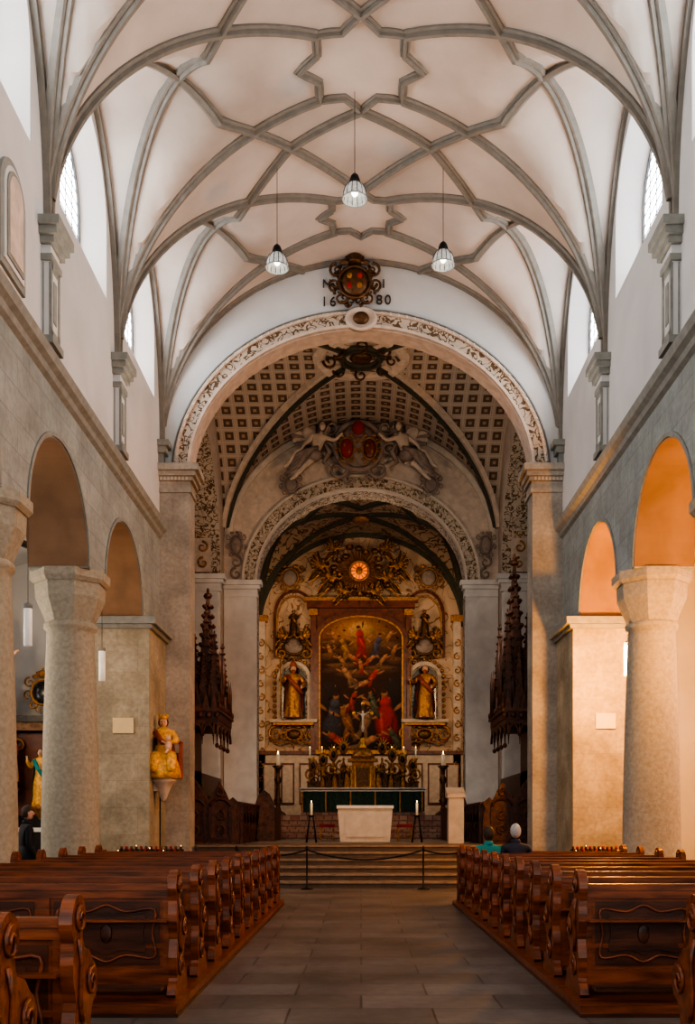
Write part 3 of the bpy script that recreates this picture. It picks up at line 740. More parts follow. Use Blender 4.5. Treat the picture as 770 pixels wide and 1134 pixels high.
for sx in(-1,1):
    cartouche(q,(px(397,dA)+sx*.40,dA-.28,pz(500,dA)),.8,1.1,M['red'] if sx<0 else M['brownm'],M['goldd'],False,quarters=True)
q.ell((px(397,dA),dA-.35,pz(478,dA)),(.22,.15,.25),M['red'])
q.build('coat_of_arms')
for s,X0,Y0 in((-1,349,506),(1,450,506)):
    q=MB(); reclining(q,T(px(X0,35),34.9,pz(Y0,35)),1.6,s,M['stuccog'],M['stucco'],M['stucco'])
    q.build('angel_statue')
    q=MB(); cartouche(q,(px(400+s*78,35),35.15,pz(535,35)),.8,.8,M['stuccog'],M['stuccog'],False); q.build('stucco_ornament')

# ------------------------------------------------------------ altar wall
dW=47.9
q=MB()
xl,xr=px(350,dW),px(450,dW); zb=pz(832,dW); ztop=pz(681,dW)
W=(xr-xl)/2; xc=(xl+xr)/2
zs=pz(708,dW)
def archout(hw,z0,zs,rise,n=24): return [(xc-hw,z0)]+[(xc-hw*math.cos(PI*i/n),zs+rise*math.sin(PI*i/n)) for i in range(n+1)]+[(xc+hw,z0)]
q.prism([(xc-W-.25,zb-.1),(xc-W-.25,pz(672,dW)),(xc+W+.25,pz(672,dW)),(xc+W+.25,zb-.1)],'y',47.75,48.0,M['brownm'])
for s in(-1,1):
    q.box(xc+s*(W+.1)-.13,xc+s*(W+.1)+.13,47.55,47.8,zb,pz(680,dW),M['brownm'])
    q.box(xc+s*(W+.1)-.2,xc+s*(W+.1)+.2,47.48,47.8,pz(683,dW),pz(676,dW),M['goldd'])
q.box(xc-W-.4,xc+W+.4,47.4,47.9,pz(675,dW),pz(668,dW),M['brownm']); q.box(xc-W-.55,xc+W+.55,47.3,47.9,pz(668,dW),pz(664,dW),M['goldd'])
path=archout(W-.1,zb,zs,ztop-zs-.05)
pts=[(a,47.6,b) for a,b in path]
q.sweep(pts,[(-.1,-.12),(-.12,.0),(-.16,.08),(-.08,.16),(.1,.16),(.1,-.12)],M['brownm'],[Vector((a-xc,0,max(b-zs,0)+.001)) for a,b in path])
q.sweep([(a,47.52,b) for a,b in path],[(-.05,-.14),(-.08,-.11),(-.05,-.06),(.05,-.06),(.05,-.14)],M['goldd'],[Vector((a-xc,0,max(b-zs,0)+.001)) for a,b in path])
q.box(xc-W,xc+W,47.45,47.8,zb-.16,zb+.02,M['goldd'])
q.build('altarpiece_frame')
pw=W-.12; nx,ny=120,210; ph_=ztop-zb-.05; asp=ph_/(2*pw)
R_=random.Random(11)
S=[]
def st(x,y,rx,ry,a,c): S.append((x,y,rx,ry,math.cos(math.radians(a)),math.sin(math.radians(a)),c))
FL=(.62,.36,.20)
def fig(x,y,k,lean,robe,bare=False):
    body=FL if bare else robe; a=90+lean
    ca,sa=math.cos(math.radians(a)),math.sin(math.radians(a))
    st(x,y,.10*k,.05*k,a,body)
    st(x+.10*k*ca,y+.10*k*sa,.05*k,.045*k,a,tuple(c*1.25 for c in body))
    l=-1 if lean>0 else 1
    st(x-.12*k*ca+.04*k*l,y-.12*k*sa,.09*k,.035*k,a+35*l,robe); st(x-.13*k*ca-.02*k*l,y-.14*k*sa,.10*k,.03*k,a-12*l,tuple(c*.7 for c in robe))
    st(x-.02*k*l,y-.02*k,.09*k,.012*k,a+20,tuple(min(1,c*1.6) for c in robe))
    st(x+.12*k*l+.04*k*ca,y+.08*k,.07*k,.016*k,25*l,FL); st(x-.10*k*l,y+.07*k,.06*k,.015*k,180-40*l,FL)
    st(x+.165*k*ca,y+.165*k*sa,.026*k,.03*k,0,FL); st(x+.18*k*ca-.008,y+.18*k*sa+.006,.024*k,.016*k,0,(.12,.05,.02))
st(.5,1.42,.55,.34,0,(.36,.17,.06)); st(.5,1.36,.34,.18,0,(.56,.31,.11)); st(.5,1.40,.16,.10,0,(.80,.54,.24))
for x,y,rx,ry in((.2,1.25,.2,.06),(.82,1.22,.2,.07),(.3,.98,.26,.05),(.75,.95,.24,.05),(.5,.9,.3,.05),(.15,1.1,.13,.05),(.9,1.05,.12,.05)):
    st(x,y,rx,ry,R_.uniform(-15,15),(.17,.10,.06)); st(x,y+.02,rx*.8,ry*.5,0,(.30,.18,.10))
for f in((.5,1.26,1.0,8,(.60,.05,.02)),(.68,1.22,.8,-20,(.12,.13,.20)),(.31,1.20,.8,25,(.50,.30,.10))): fig(*f)
for x,y,l in((.2,1.32,30),(.82,1.33,-35),(.14,1.16,20),(.88,1.16,-25),(.42,1.08,60),(.60,1.06,-50),(.28,1.05,40),(.75,1.06,-40),(.5,.98,10)):
    fig(x,y,.50,l,R_.choice([(.55,.10,.04),(.45,.28,.14),(.35,.18,.08)]),True)
fig(.35,.88,.7,35,(.42,.28,.16),True); fig(.63,.86,.7,-40,(.58,.07,.03)); fig(.50,.78,.6,-70,(.50,.34,.20),True)
st(.5,.30,.6,.32,0,(.055,.035,.025)); st(.12,.62,.14,.2,0,(.06,.045,.04)); st(.9,.66,.12,.2,0,(.05,.04,.035))
fig(.80,.42,1.5,6,(.62,.045,.015)); st(.80,.30,.13,.22,8,(.55,.035,.012)); st(.74,.28,.02,.18,5,(.80,.10,.04)); st(.86,.25,.018,.16,-6,(.25,.015,.006))
fig(.18,.42,1.3,-8,(.10,.12,.16)); st(.17,.25,.12,.17,0,(.08,.09,.12)); fig(.34,.34,1.1,18,(.40,.20,.07)); fig(.55,.32,1.05,-25,(.42,.30,.18))
fig(.64,.55,.8,15,(.16,.20,.13)); fig(.40,.58,.7,-20,(.50,.08,.04)); fig(.24,.12,.9,55,(.55,.10,.05)); fig(.55,.10,.9,-65,(.48,.34,.20),True); fig(.90,.14,.8,30,(.12,.15,.10))
for i in range(45): st(R_.random(),R_.random()*asp,.01+.03*R_.random(),.005+.01*R_.random(),R_.uniform(0,180),R_.choice([(.50,.28,.14),(.30,.05,.02),(.03,.03,.035),(.2,.11,.06),(.02,.012,.01)]))
vs=[];cols=[]
for j in range(ny+1):
    for i in range(nx+1):
        u=i/nx;v=j/ny*asp; z=zb+ph_*j/ny; x=xc-pw+2*pw*u
        zl=zs+(ztop-zs-.1)*math.sqrt(max(0,1-((x-xc)/(pw+.001))**2)); z=min(z,zl)
        vs.append((x,47.62,z))
        c=(.07,.035,.02)
        for bx_,by,rx,ry,ca,sa,cc in S:
            dx=u-bx_;dy=v-by
            if abs(dx)>.65 or abs(dy)>.6: continue
            a=(dx*ca+dy*sa)/rx;b_=(-dx*sa+dy*ca)/ry
            d=a*a+b_*b_
            if d<1.3:
                w=min(1,(1.3-d)*1.6); sh=.85+.35*(dy/max(rx,ry)-dx/max(rx,ry)*.6)-.25*d
                sh=max(.15,sh); c=tuple(c[t]*(1-w)+cc[t]*sh*w for t in range(3))
        cols.append((c[0]*.72,c[1]*.58,c[2]*.55,1))
fs=[(j*(nx+1)+i,j*(nx+1)+i+1,(j+1)*(nx+1)+i+1,(j+1)*(nx+1)+i) for j in range(ny) for i in range(nx)]
me=bpy.data.meshes.new('altar_painting'); me.from_pydata(vs,[],fs)
ca=me.color_attributes.new('paint','FLOAT_COLOR','POINT')
for i,c in enumerate(cols): ca.data[i].color=c
m,nt,b=newmat('oil_painting'); at=nt.nodes.new('ShaderNodeVertexColor'); at.layer_name='paint'
nn=ramp(nt,noise(nt,pos(nt),10,6,1.0),[(.35,(.7,)*3),(.65,(1.15,)*3)])
nt.links.new(mul(nt,at.outputs[0],nn,.8),b.inputs['Base Color']); b.inputs['Roughness'].default_value=.6; b.inputs['Specular IOR Level'].default_value=.2
me.materials.append(m); o=bpy.data.objects.new('altar_painting',me); COL.objects.link(o)
# sun glory
q=MB(); gx,gz=px(398,47.6),pz(634,47.6)
q.lathe([(.42,0),(.42,.05)],M['sun'],n=24,X=T(gx,47.4,gz,rx=PI/2))
pts=[(gx+.46*math.cos(2*PI*i/24),47.3,gz+.46*math.sin(2*PI*i/24)) for i in range(24)]
q.tube(pts,.07,M['goldd'],6,(0,1,0),closed=True)
q.ell((gx,47.25,gz),(.16,.06,.20),M['goldd'])
for k in range(6):
    a=PI*k/6; q.tube([(gx-.42*math.cos(a),47.3,gz-.42*math.sin(a)),(gx+.42*math.cos(a),47.3,gz+.42*math.sin(a))],.025,M['gold'],4,(0,1,0))
for i in range(36):
    a=2*PI*i/36; Lr=1.8 if i%2 else 1.35
    c,s_=math.cos(a),math.sin(a); w=.05
    q.add([(gx+.5*c-w*s_,47.45,gz+.5*s_+w*c),(gx+.5*c+w*s_,47.45,gz+.5*s_-w*c),(gx+Lr*c,47.30,gz+Lr*s_),(gx+.5*c,47.3,gz+.5*s_)],[(0,3,2),(3,1,2),(0,2,1)],M['goldd'])
for i in range(18):
    a=2*PI*i/18+.2; r=.95+.14*(i%3); q.ell((gx+r*math.cos(a),47.35,gz+r*math.sin(a)),(.2,.12,.14),M['bronze'],10,7)
    if i%2: q.ell((gx+r*1.0*math.cos(a),47.15,gz+r*1.0*math.sin(a)),(.09,.09,.10),M['goldd'],8,6)
q.build('sun_glory')
for s in(-1,1):
    for dx,dz,h in((1.35,-.75,1.0),(1.85,-.15,.9),(.75,-1.3,.75),(1.2,.75,.7)):
        q=MB(); reclining(q,T(gx+s*dx,47.1,gz+dz),h,s,M['bronze'],M['goldd'],M['goldd']); q.build('angel_statue')
for s in(-1,1):
    cx=px(398+s*72,dW); z0=pz(797,dW); z1=pz(752,dW); hw=.62
    q=MB()
    def ao(hw,z0,zs,n=18): return [(cx-hw,z0)]+[(cx-hw*math.cos(PI*i/n),zs+hw*math.sin(PI*i/n)) for i in range(n+1)]+[(cx+hw,z0)]
    q.prism(ao(hw+.2,z0,z1),'y',47.82,48,M['white']); q.prism(ao(hw+.02,z0,z1),'y',47.78,47.9,M['arabf'])
    q.prism(ao(hw-.06,z0+.05,z1),'y',47.76,47.9,M['blackm'])
    a=ao(hw+.1,z0,z1); q.sweep([(x,47.75,z) for x,z in a],[(-.06,-.08),(-.06,.1),(.06,.1),(.06,-.08)],M['stucco'],[Vector((x-cx,0,max(0,z-z1)+.001)) for x,z in a])
    for k in range(11):
        t=PI*(k+.5)/11; q.ell((cx+(hw+.32)*math.cos(t),47.8,z1+(hw+.32)*math.sin(t)),(.09,.06,.09),M['goldd'],8,5)
        if k<8:
            for ss in(-1,1): q.ell((cx+ss*(hw+.32),47.8,z0+.1+k*.28),(.09,.06,.09),M['goldd'],8,5)
    q.box(cx-hw-.5,cx+hw+.5,47.3,47.95,z0-.18,z0-.02,M['stucco']); q.box(cx-hw-.35,cx+hw+.35,47.4,47.95,z0-.3,z0-.18,M['goldd'])
    cartouche(q,(cx,47.5,z0-.75),1.2,.8,M['bronze'],M['goldd'],False)
    for ss in(-1,1):
        spiral(q,(cx+ss*.9,47.6,z0-.7),.35,M['goldd'],1.4,PI/2,-ss)
        q.tube([(cx+ss*.3,47.6,z0-1.0),(cx+ss*.7,47.6,z0-1.15),(cx+ss*1.1,47.6,z0-1.0)],.05,M['goldd'])
    q.build('statue_niche')
    q=MB(); statue(q,T(cx,47.15,z0,rz=-s*.2)@Matrix.Diagonal((1.25,1,1,1)),2.5,M['goldd'],M['redp'],M['flesh'],'staff',crown='mitre' if s<0 else None,beard=True,staff=True); q.build('saint_statue')
    q=MB(); zt0=pz(728,dW); zt1=pz(688,dW)
    a=[(cx-.95,zt0)]+[(cx-.95*math.cos(PI*i/18),zt1+1.45*math.sin(PI*i/18)**.8) for i in range(19)]+[(cx+.95,zt0)]
    q.sweep([(x,47.9,z) for x,z in a],[(-.08,-.06),(-.08,.06),(.08,.06),(.08,-.06)],M['brownm'],[Vector((x-cx,0,max(0,z-zt1)+.001)) for x,z in a])
    a=[(cx+(x-cx)*.86,zt0+(z-zt0)*.92) for x,z in a]
    q.sweep([(x,47.9,z) for x,z in a],[(-.05,-.03),(-.05,.03),(.05,.03),(.05,-.03)],M['goldd'],[Vector((x-cx,0,max(0,z-zt1)+.001)) for x,z in a])
    cartouche(q,(cx,47.7,zt0+.5),1.7,1.2,M['stuccog'],M['bronze'],False)
    for ss in(-1,1): spiral(q,(cx+ss*.6,47.6,zt0+.15),.3,M['goldd'],1.4,PI/2,-ss)
    q.build('stucco_ornament')
    q=MB(); statue(q,T(cx,47.4,zt0+.9),1.3,M['bronze'],M['goldd'],M['goldd'],'pray'); q.build('saint_statue')
    for ss in(-1,1):
        q=MB(); reclining(q,T(cx+ss*.45,47.35,zt0+.65),.65,ss,M['bronze'],M['goldd'],M['goldd']); q.build('angel_statue')
    q=MB(); x0=px(398+s*108,dW)
    q.box(x0-.18,x0+.18,47.7,48,1.8,11.2,M['stucco'])
    for k in range(12): spiral(q,(x0,47.65,3.0+k*.65),.18,M['goldd'],1.2,PI/2,(-1)**k)
    q.box(x0-.28,x0+.28,47.6,48,11.2,11.5,M['goldd']); q.build('trim_pilaster')
    q=MB(); cartouche(q,(cx+s*.2,47.7,13.3),1.3,1.3,M['stuccog'],M['goldd'],False); q.build('stucco_ornament')
q=MB()
q.box(-5,5,47.7,48,1.8,pz(834,dW),M['stucco']); q.box(-5,5,47.6,48,pz(836,dW),pz(832,dW),M['brownm'])
for i in range(-5,6):
    if abs(i)>1: q.box(i*.88-.32,i*.88+.32,47.64,47.72,2.4,4.4,M['brownm']); q.box(i*.88-.25,i*.88+.25,47.6,47.72,2.5,4.3,M['stucco'])
q.build('trim_wainscot')

# ------------------------------------------------------------ high altar
dH=41.0; xa=px(402,dH)
q=MB()
q.box(xa-2.5,xa+2.5,40.0,41.6,1.8,1.95,M['redstep'])
q.box(xa-2.45,xa+2.45,40.3,41.5,1.95,2.85,M['brownm'])
N=80; vs=[];fs=[]
for i in range(N+1):
    x=xa-2.5+5*i/N; y=40.24+.03*math.sin(i*1.3)
    vs+=[(x,y,1.98),(x,y-.02,2.86)]
for i in range(N): fs.append((2*i,2*i+2,2*i+3,2*i+1))
q.add(vs,fs,M['cloth'],True)
for k in(-2.45,-1.5,-.5,.5,1.5,2.4): q.box(xa+k-.03,xa+k+.03,40.17,40.2,1.98,2.86,M['goldd'])
q.box(xa-2.55,xa+2.55,40.15,41.55,2.85,2.95,M['linen']); q.box(xa-2.52,xa+2.52,40.15,40.18,2.80,2.9,M['linen'])
q.build('high_altar')
q=MB()
q.box(xa-2.3,xa+2.3,41.1,41.5,2.95,3.2,M['bronze']); q.box(xa-1.6,xa+1.6,41.15,41.5,3.2,3.6,M['bronze'])
q.box(xa-.45,xa+.45,40.95,41.45,2.95,4.05,M['goldd']); q.box(xa-.25,xa+.25,40.9,40.96,3.05,3.8,M['bronze'])
for s in(-1,1):
    for t in(.32,.5): q.lathe([(.07,0),(.05,.08),(.045,.8),(.08,.9)],M['gold'],(xa+s*t,40.9,2.98),10)
q.box(xa-.62,xa+.62,40.8,41.5,4.05,4.18,M['goldd'])
q.lathe([(.5,0),(.46,.15),(.3,.38),(.12,.5),(.1,.62),(.16,.7),(.02,.8)],M['goldd'],(xa,41.15,4.18),18)
for s in(-1,1):
    for k in range(4):
        x=xa+s*(.80+.42*k); hh=[1.45,1.15,.95,.7][k]
        q.lathe([(.16,0),(.1,.08),(.06,.25),(.14,.4),(.17,.55),(.1,.7),(.03,.9),(.06,.95),(.01,1.05)],M['goldd'],(x,41.2,3.2),12)
        q.ell((x,41.1,3.2+hh),(.19,.12,.30),M['goldd'],10,7); q.ell((x,40.98,3.2+hh),(.09,.05,.15),M['blackm'],8,6)
        for t in range(8): q.tube([(x,41.1,3.2+hh),(x+.30*math.cos(PI*t/7),41.08,3.22+hh+.42*math.sin(PI*t/7))],.024,M['gold'],4,(0,1,0),taper=[1,.3])
        spiral(q,(x+s*.1,41.0,3.15+hh*.5),.24,M['goldd'],1.3,PI/2,-s); spiral(q,(x-s*.1,40.95,3.1+hh*.25),.18,M['bronze'],1.3,-PI/2,s)
    for k in range(3):
        X=T(xa+s*(.65+.5*k),40.8,2.95); statue(q,X,[1.0,.85,.75][k],M['goldd'],M['bronze'],M['goldm'],'pray')
q.build('tabernacle')
q=MB()
q.tube([(xa,41.0,4.9),(xa,41.0,6.45)],.05,M['bronze'],6,(0,1,0)); q.tube([(xa-.36,41,6.05),(xa+.36,41,6.05)],.045,M['bronze'],6)
vs,fs=skin_mesh([(0,0,0),(0,0,.25),(0,0,.42),(0,0,.5),(-.14,0,.47),(-.32,0,.55),(.14,0,.47),(.32,0,.55),(-.04,-.03,-.25),(-.01,0,-.5),(.04,-.03,-.25),(.01,0,-.5)],[(0,1),(1,2),(2,3),(2,4),(4,5),(2,6),(6,7),(0,8),(8,9),(0,10),(10,11)],[.06,.055,.07,.03,.035,.02,.035,.02,.045,.025,.045,.025],1)
q.add(vs,fs,M['white'],True,T(xa,40.92,5.65,sc=.78)); q.ell((xa,40.9,6.09),(.05,.05,.065),M['white'],8,6)
q.ell((xa,41,6.45),(.08,.05,.08),M['gold'],8,6)
for s in(-1,1): q.ell((xa+s*.36,41,6.05),(.08,.05,.08),M['gold'],8,6)
q.lathe([(.2,0),(.12,.1),(.06,.2),(.1,.35),(.05,.45)],M['gold'],(xa,41,4.6),12)
q.build('altar_crucifix')
def candlestick(mb,x,y,z,h,hc,r=.06,m='gold'):
    mb.lathe([(r*3,0),(r*2.6,h*.05),(r*1.2,h*.1),(r*.7,h*.2),(r*1.6,h*.3),(r*.7,h*.38),(r*.6,h*.62),(r*1.4,h*.72),(r*.6,h*.8),(r*.8,h*.92),(r*2.2,h)],M[m],(x,y,z),12)
    mb.lathe([(r*.6,0),(r*.6,hc)],M['wax'],(x,y,z+h),10); mb.ell((x,y,z+h+hc+r*.5),(r*.2,r*.2,r*.6),M['flame'],6,5)
for k in(-2.2,-1.7,-1.2,1.2,1.7,2.2):
    q=MB(); candlestick(q,xa+k,41.3,3.2,1.0,.45,.05,'goldd'); q.build('altar_candlestick')
for X_,s in((308,-1),(491,1)):
    q=MB(); dd=38.5; candlestick(q,px(X_,dd),dd,1.8,pz(848,dd)-1.8,.45,.11,'bronze'); q.build('paschal_candlestick')
q=MB(); dd=29.5; a,b=px(374,dd),px(435,dd)
q.prism([(a+.08,.955),(b-.08,.955),(b,1.95),(a,1.95)],'y',29.5,30.4,M['white']); q.box(a-.03,b+.03,29.46,30.44,1.95,2.04,M['linen'])
q.prism([(a+.25,1.1),(b-.25,1.1),(b-.2,1.8),(a+.2,1.8)],'y',29.47,29.5,M['white']); q.build('stone_altar')
q=MB(); dd=27.0; a,b=px(497,dd),px(514,dd)
q.box(a,b,27,27.45,.955,2.2,M['white']); q.prism([(27.0-.05,2.2),(27.5,2.2),(27.5,2.5),(27.0-.05,2.3)],'x',a-.04,b+.04,M['white']); q.build('stone_ambo')
for X_ in(345,462):
    q=MB(); dd=28.6; x=px(X_,dd)
    for k in(-.1,.1):
        for l in(-.1,.1): q.tube([(x+k*1.4,dd+l*1.4,.955),(x+k*.5,dd+l*.5,1.7)],.02,M['black'])
    q.lathe([(.04,.0),(.1,.03),(.1,.06)],M['black'],(x,dd,1.68),12); q.lathe([(.035,0),(.035,.35)],M['wax'],(x,dd,1.74),10); q.ell((x,dd,2.13),(.012,.012,.03),M['flame'],6,4)
    q.build('candle_stand')
def stool(x,y):
    q=MB()
    for a in(-.2,.2):
        for b in(-.2,.2): q.box(x+a-.02,x+a+.02,y+b-.02,y+b+.02,.955,1.38,M['goldd'])
    q.box(x-.24,x+.24,y-.24,y+.24,1.38,1.48,M['red'])
    q.tube([(x-.22,y+.2,1.1),(x+.22,y+.2,1.1)],.015,M['goldd']); q.build('red_stool')
stool(px(362,30.5),30.8); stool(px(449,30.5),30.8)

# ------------------------------------------------------------ choir stalls
def pinnacle(q,x,y,z,h,w,m):
    q.box(x-w,x+w,y-w,y+w,z,z+h*.22,m)
    for i in range(4):
        a=PI/2*i; c,s_=math.cos(a),math.sin(a)
        q.add([(x+c*w*1.1-s_*w*1.2,y+s_*w*1.1+c*w*1.2,z+h*.2),(x+c*w*1.1+s_*w*1.2,y+s_*w*1.1-c*w*1.2,z+h*.2),(x+c*w*1.1,y+s_*w*1.1,z+h*.36)],[(0,1,2)],m)
    for i in range(4):
        a=PI/4+PI/2*i; q.tube([(x+1.7*w*math.cos(a),y+1.7*w*math.sin(a),z),(x+1.7*w*math.cos(a),y+1.7*w*math.sin(a),z+h*.34),(x+1.7*w*math.cos(a),y+1.7*w*math.sin(a),z+h*.50)],w*.3,m,4,taper=[1,1,.1])
    q.lathe([(w*1.15,h*.22),(w*.85,h*.45),(w*.45,h*.75),(w*.16,h*.97)],m,(x,y,z),4,False,rot=PI/4)
    for j in range(9):
        t=.25+.08*j; rr=w*1.5*(1-t*.9)
        for i in range(4):
            a=PI/4+PI/2*i; q.ell((x+rr*math.cos(a),y+rr*math.sin(a),z+h*t),(w*.30,w*.30,w*.2),m,5,4)
    q.ell((x,y,z+h*.98),(w*.4,w*.4,w*.3),m,6,4); q.ell((x,y,z+h*1.02),(w*.14,w*.14,w*.3),m,5,4)
for s in(-1,1):
    q=MB(); m=M['woodl']; md=M['woodd']
    def bx(x0,x1,y0,y1,z0,z1,mm=m): q.box(*sorted((s*x0,s*x1)),y0,y1,z0,z1,mm)
    F0=.955; YE=29.4
    bx(4.72,4.86,26.6,33.6,F0,3.0,md); bx(4.72,4.86,26.6,YE,F0,4.2,md)
    bx(3.85,4.86,26.6,YE,4.15,4.3)
    for k in range(4):
        y=26.7+.70*k
        pts=[(s*3.87,y+.33-.33*math.cos(PI*i/8),3.85+.3*math.sin(PI*i/8)) for i in range(9)]; q.tube(pts,.035,m,5,(1,0,0))
        q.tube([(s*3.87,y,3.6),(s*3.87,y,4.2)],.05,m,5,(1,0,0),taper=[.2,1]); q.ell((s*3.87,y,3.6),(.06,.06,.07),m,6,5)
    for k in range(3):
        x=3.95+.3*k
        pts=[(s*(x+.14-.14*math.cos(PI*i/8)),26.58,3.85+.3*math.sin(PI*i/8)) for i in range(9)]; q.tube(pts,.03,m,5,(0,1,0))
        q.tube([(s*x,26.58,3.62),(s*x,26.58,4.2)],.04,m,5,(0,1,0),taper=[.2,1])
    bx(3.83,4.86,26.55,YE,4.3,4.5,md); bx(3.78,4.9,26.5,YE+.05,4.5,4.58)
    for k in range(10): q.ell((s*3.8,26.6+.3*k,4.66),(.05,.08,.1),m,6,5)
    for k in range(5): q.ell((s*(3.85+.22*k),26.5,4.40),(.08,.05,.08),m,6,5)
    for k in range(5): q.prism([(s*(3.83+.21*k),4.58),(s*(4.03+.21*k),4.58),(s*(3.93+.21*k),5.05)],'y',26.5,26.58,m)
    for k in range(7): q.prism([(26.6+.4*k,4.58),(26.98+.4*k,4.58),(26.79+.4*k,5.05)],'x',*sorted((s*3.8,s*3.86)),m)
    hm=1.0 if s<0 else 1.28
    pinnacle(q,s*4.32,28.0,4.58,3.4*hm,.32,m)
    for (ax,ay,hh,ww) in((4.0,27.1,2.1,.17),(4.52,27.0,2.0,.17),(4.25,26.8,1.5,.14),(3.98,28.5,2.0,.17),(4.58,28.9,2.3,.17),(4.05,29.1,1.6,.14),(4.28,27.45,2.8,.19)):
        pinnacle(q,s*ax,ay,4.58,hh*hm,ww,m)
    bx(4.2,4.75,26.7,33.5,F0,1.55,md)
    for k in range(10):
        y=26.7+.74*k; bx(4.05,4.75,y-.04,y+.04,F0,2.15); q.lathe([(.06,0),(.08,.05),(.03,.12)],m,(s*4.1,y,2.12),8)
    ep=[(3.25,F0),(3.25,1.7),(3.32,1.9),(3.25,2.05),(3.42,2.2),(3.52,2.12),(3.62,2.35),(3.78,2.62),(3.94,2.35),(4.05,2.15),(4.2,2.3),(4.32,2.55),(4.5,2.75),(4.66,2.5),(4.72,2.3),(4.86,2.3),(4.86,F0)]
    q.prism([(s*a,b) for a,b in ep],'y',26.45,26.58,m)
    for cx_ in(3.75,4.45):
        q.box(*sorted((s*(cx_-.3),s*(cx_-.24))),26.40,26.46,1.1,1.95,md);q.box(*sorted((s*(cx_+.24),s*(cx_+.3))),26.40,26.46,1.1,1.95,md)
        q.box(*sorted((s*(cx_-.3),s*(cx_+.3))),26.40,26.46,1.05,1.12,md)
        pts=[(s*(cx_-.27*math.cos(PI*i/8)),26.43,1.95+.2*math.sin(PI*i/8)) for i in range(9)]; q.tube(pts,.035,md,5,(0,1,0))
        spiral(q,(s*cx_,26.42,1.7),.14,m,1.3,PI/2,s); spiral(q,(s*cx_,26.42,1.35),.14,m,1.3,-PI/2,-s)
        spiral(q,(s*(cx_+.02),26.42,2.33),.12,m,1.3,PI/2,s)
    bx(3.25,3.4,26.6,33.6,F0,2.0); bx(3.2,3.7,26.6,33.6,2.0,2.08)
    for k in range(9):
        y=26.75+.76*k
        bx(3.18,3.25,y,y+.08,F0,2.0,md); pts=[(s*3.2,y+.4-.33*math.cos(PI*i/8),1.55+.3*math.sin(PI*i/8)) for i in range(9)]; q.tube(pts,.03,md,5,(1,0,0))
        spiral(q,(s*3.2,y+.4,1.4),.14,m,1.2,PI/2,1)
    q.prism([(s*2.95,F0),(s*2.95,2.2),(s*3.1,2.5),(s*3.3,2.65),(s*3.5,2.4),(s*3.6,2.1),(s*3.6,F0)],'y',33.6,33.7,m)
    bx(2.75,3.15,30.5,33.4,F0,1.5,md); bx(2.7,2.8,30.5,33.5,F0,2.0)
    q.prism([(s*2.65,F0),(s*2.65,2.0),(s*2.85,2.25),(s*3.1,2.05),(s*3.2,F0)],'y',30.4,30.5,m)
    q.build('choir_stalls')

# ------------------------------------------------------------ pews
def pew(W_,name):
    q=MB(); m=M['wood']; md=M['woodd']
    prof=[(0,.0),(.0,.10),(.055,.16),(.03,.34),(.075,.5),(.02,.66),(.035,.84),(.0,.95),(.05,1.07),(.15,1.11),(.245,1.05),(.255,.95),(.20,.89),(.235,.80),(.33,.77),(.40,.70),(.46,.66),(.50,.58),(.47,.48),(.40,.44),(.36,.33),(.41,.22),(.49,.17),(.52,.10),(.52,.0)]
    P=catmull(prof,3)
    for x0,x1 in((0,.07),(W_-.07,W_)):
        q.prism(P,'x',x0,x1,m)
    for xf in(-.008,W_+.008,.078,W_-.078):
        for cy,cz,r in((.14,.97,.085),(.36,.58,.09),(.20,.25,.11)):
            sp=[]
            for i in range(16):
                t=i/15;a=PI/2+2.6*PI*t;rr=r*(1-.75*t); sp.append((xf,cy+rr*math.cos(a),cz+rr*math.sin(a)))
            q.tube(sp,.013,m,4,(1,0,0))
        q.tube([(xf,.09,.86),(xf,.15,.72),(xf,.12,.5),(xf,.16,.38)],.015,m,4,(1,0,0))
    q.box(.07,W_-.07,.07,.50,.42,.46,m)
    q.box(.07,W_-.07,.46,.50,.36,.42,md)
    q.box(.07,W_-.07,.085,.115,.10,.93,m)
    q.box(.05,W_-.05,.045,.15,.93,.985,m)
    q.box(.05,W_-.05,.06,.09,.86,.93,m); q.box(.07,W_-.07,.06,.09,.10,.24,m)
    n=max(2,round(W_/1.1)); w=(W_-.14)/n
    for i in range(n+1):
        xx=.07+w*i; q.box(max(.07,xx-.05),min(W_-.07,xx+.05),.065,.09,.24,.86,m)
    for i in range(n):
        a=.07+w*i+.05;b=a+w-.10
        q.box(a+.03,b-.03,.078,.088,.27,.83,md)
        c=(a+b)/2;hw=(b-a)/2-.07
        sh=catmull([(c-hw,.34),(c-hw*.95,.55),(c-hw,.76),(c-hw*.4,.74),(c,.80),(c+hw*.4,.74),(c+hw,.76),(c+hw*.95,.55),(c+hw,.34),(c+hw*.4,.36),(c,.30),(c-hw*.4,.36)],4)
        q.tube([(x,.072,z) for x,z in sh],.013,m,5,(0,1,0),closed=True)
        q.prism([(c+(x-c)*.8,.55+(z-.55)*.75) for x,z in sh],'y',.066,.085,md)
        q.ell((c,.062,.55),(.05,.012,.09),md,10,6)
    q.box(.07,W_-.07,-.05,.05,.66,.68,m)
    q.box(.07,W_-.07,-.28,-.14,.10,.14,md)
    return q
Lx0,Lx1=-4.72,-1.5; Rx0,Rx1=1.77,4.72
pl=pew(Lx1-Lx0,'p').build('church_pew'); pr=pew(Rx1-Rx0,'p').build('church_pew')
pl.scale=(1,1,.93); pr.scale=(1,1,.93)
rows=[8.05+1.06*i for i in range(10)]
near=[5.15,4.1]
for i,y in enumerate(rows+near+[3.05,2.0]):
    z=.09
    if i==0: pl.location=(Lx0,y,z); pr.location=(Rx0,y,z)
    else: inst(pl,(Lx0,y,z)); inst(pr,(Rx0,y,z))
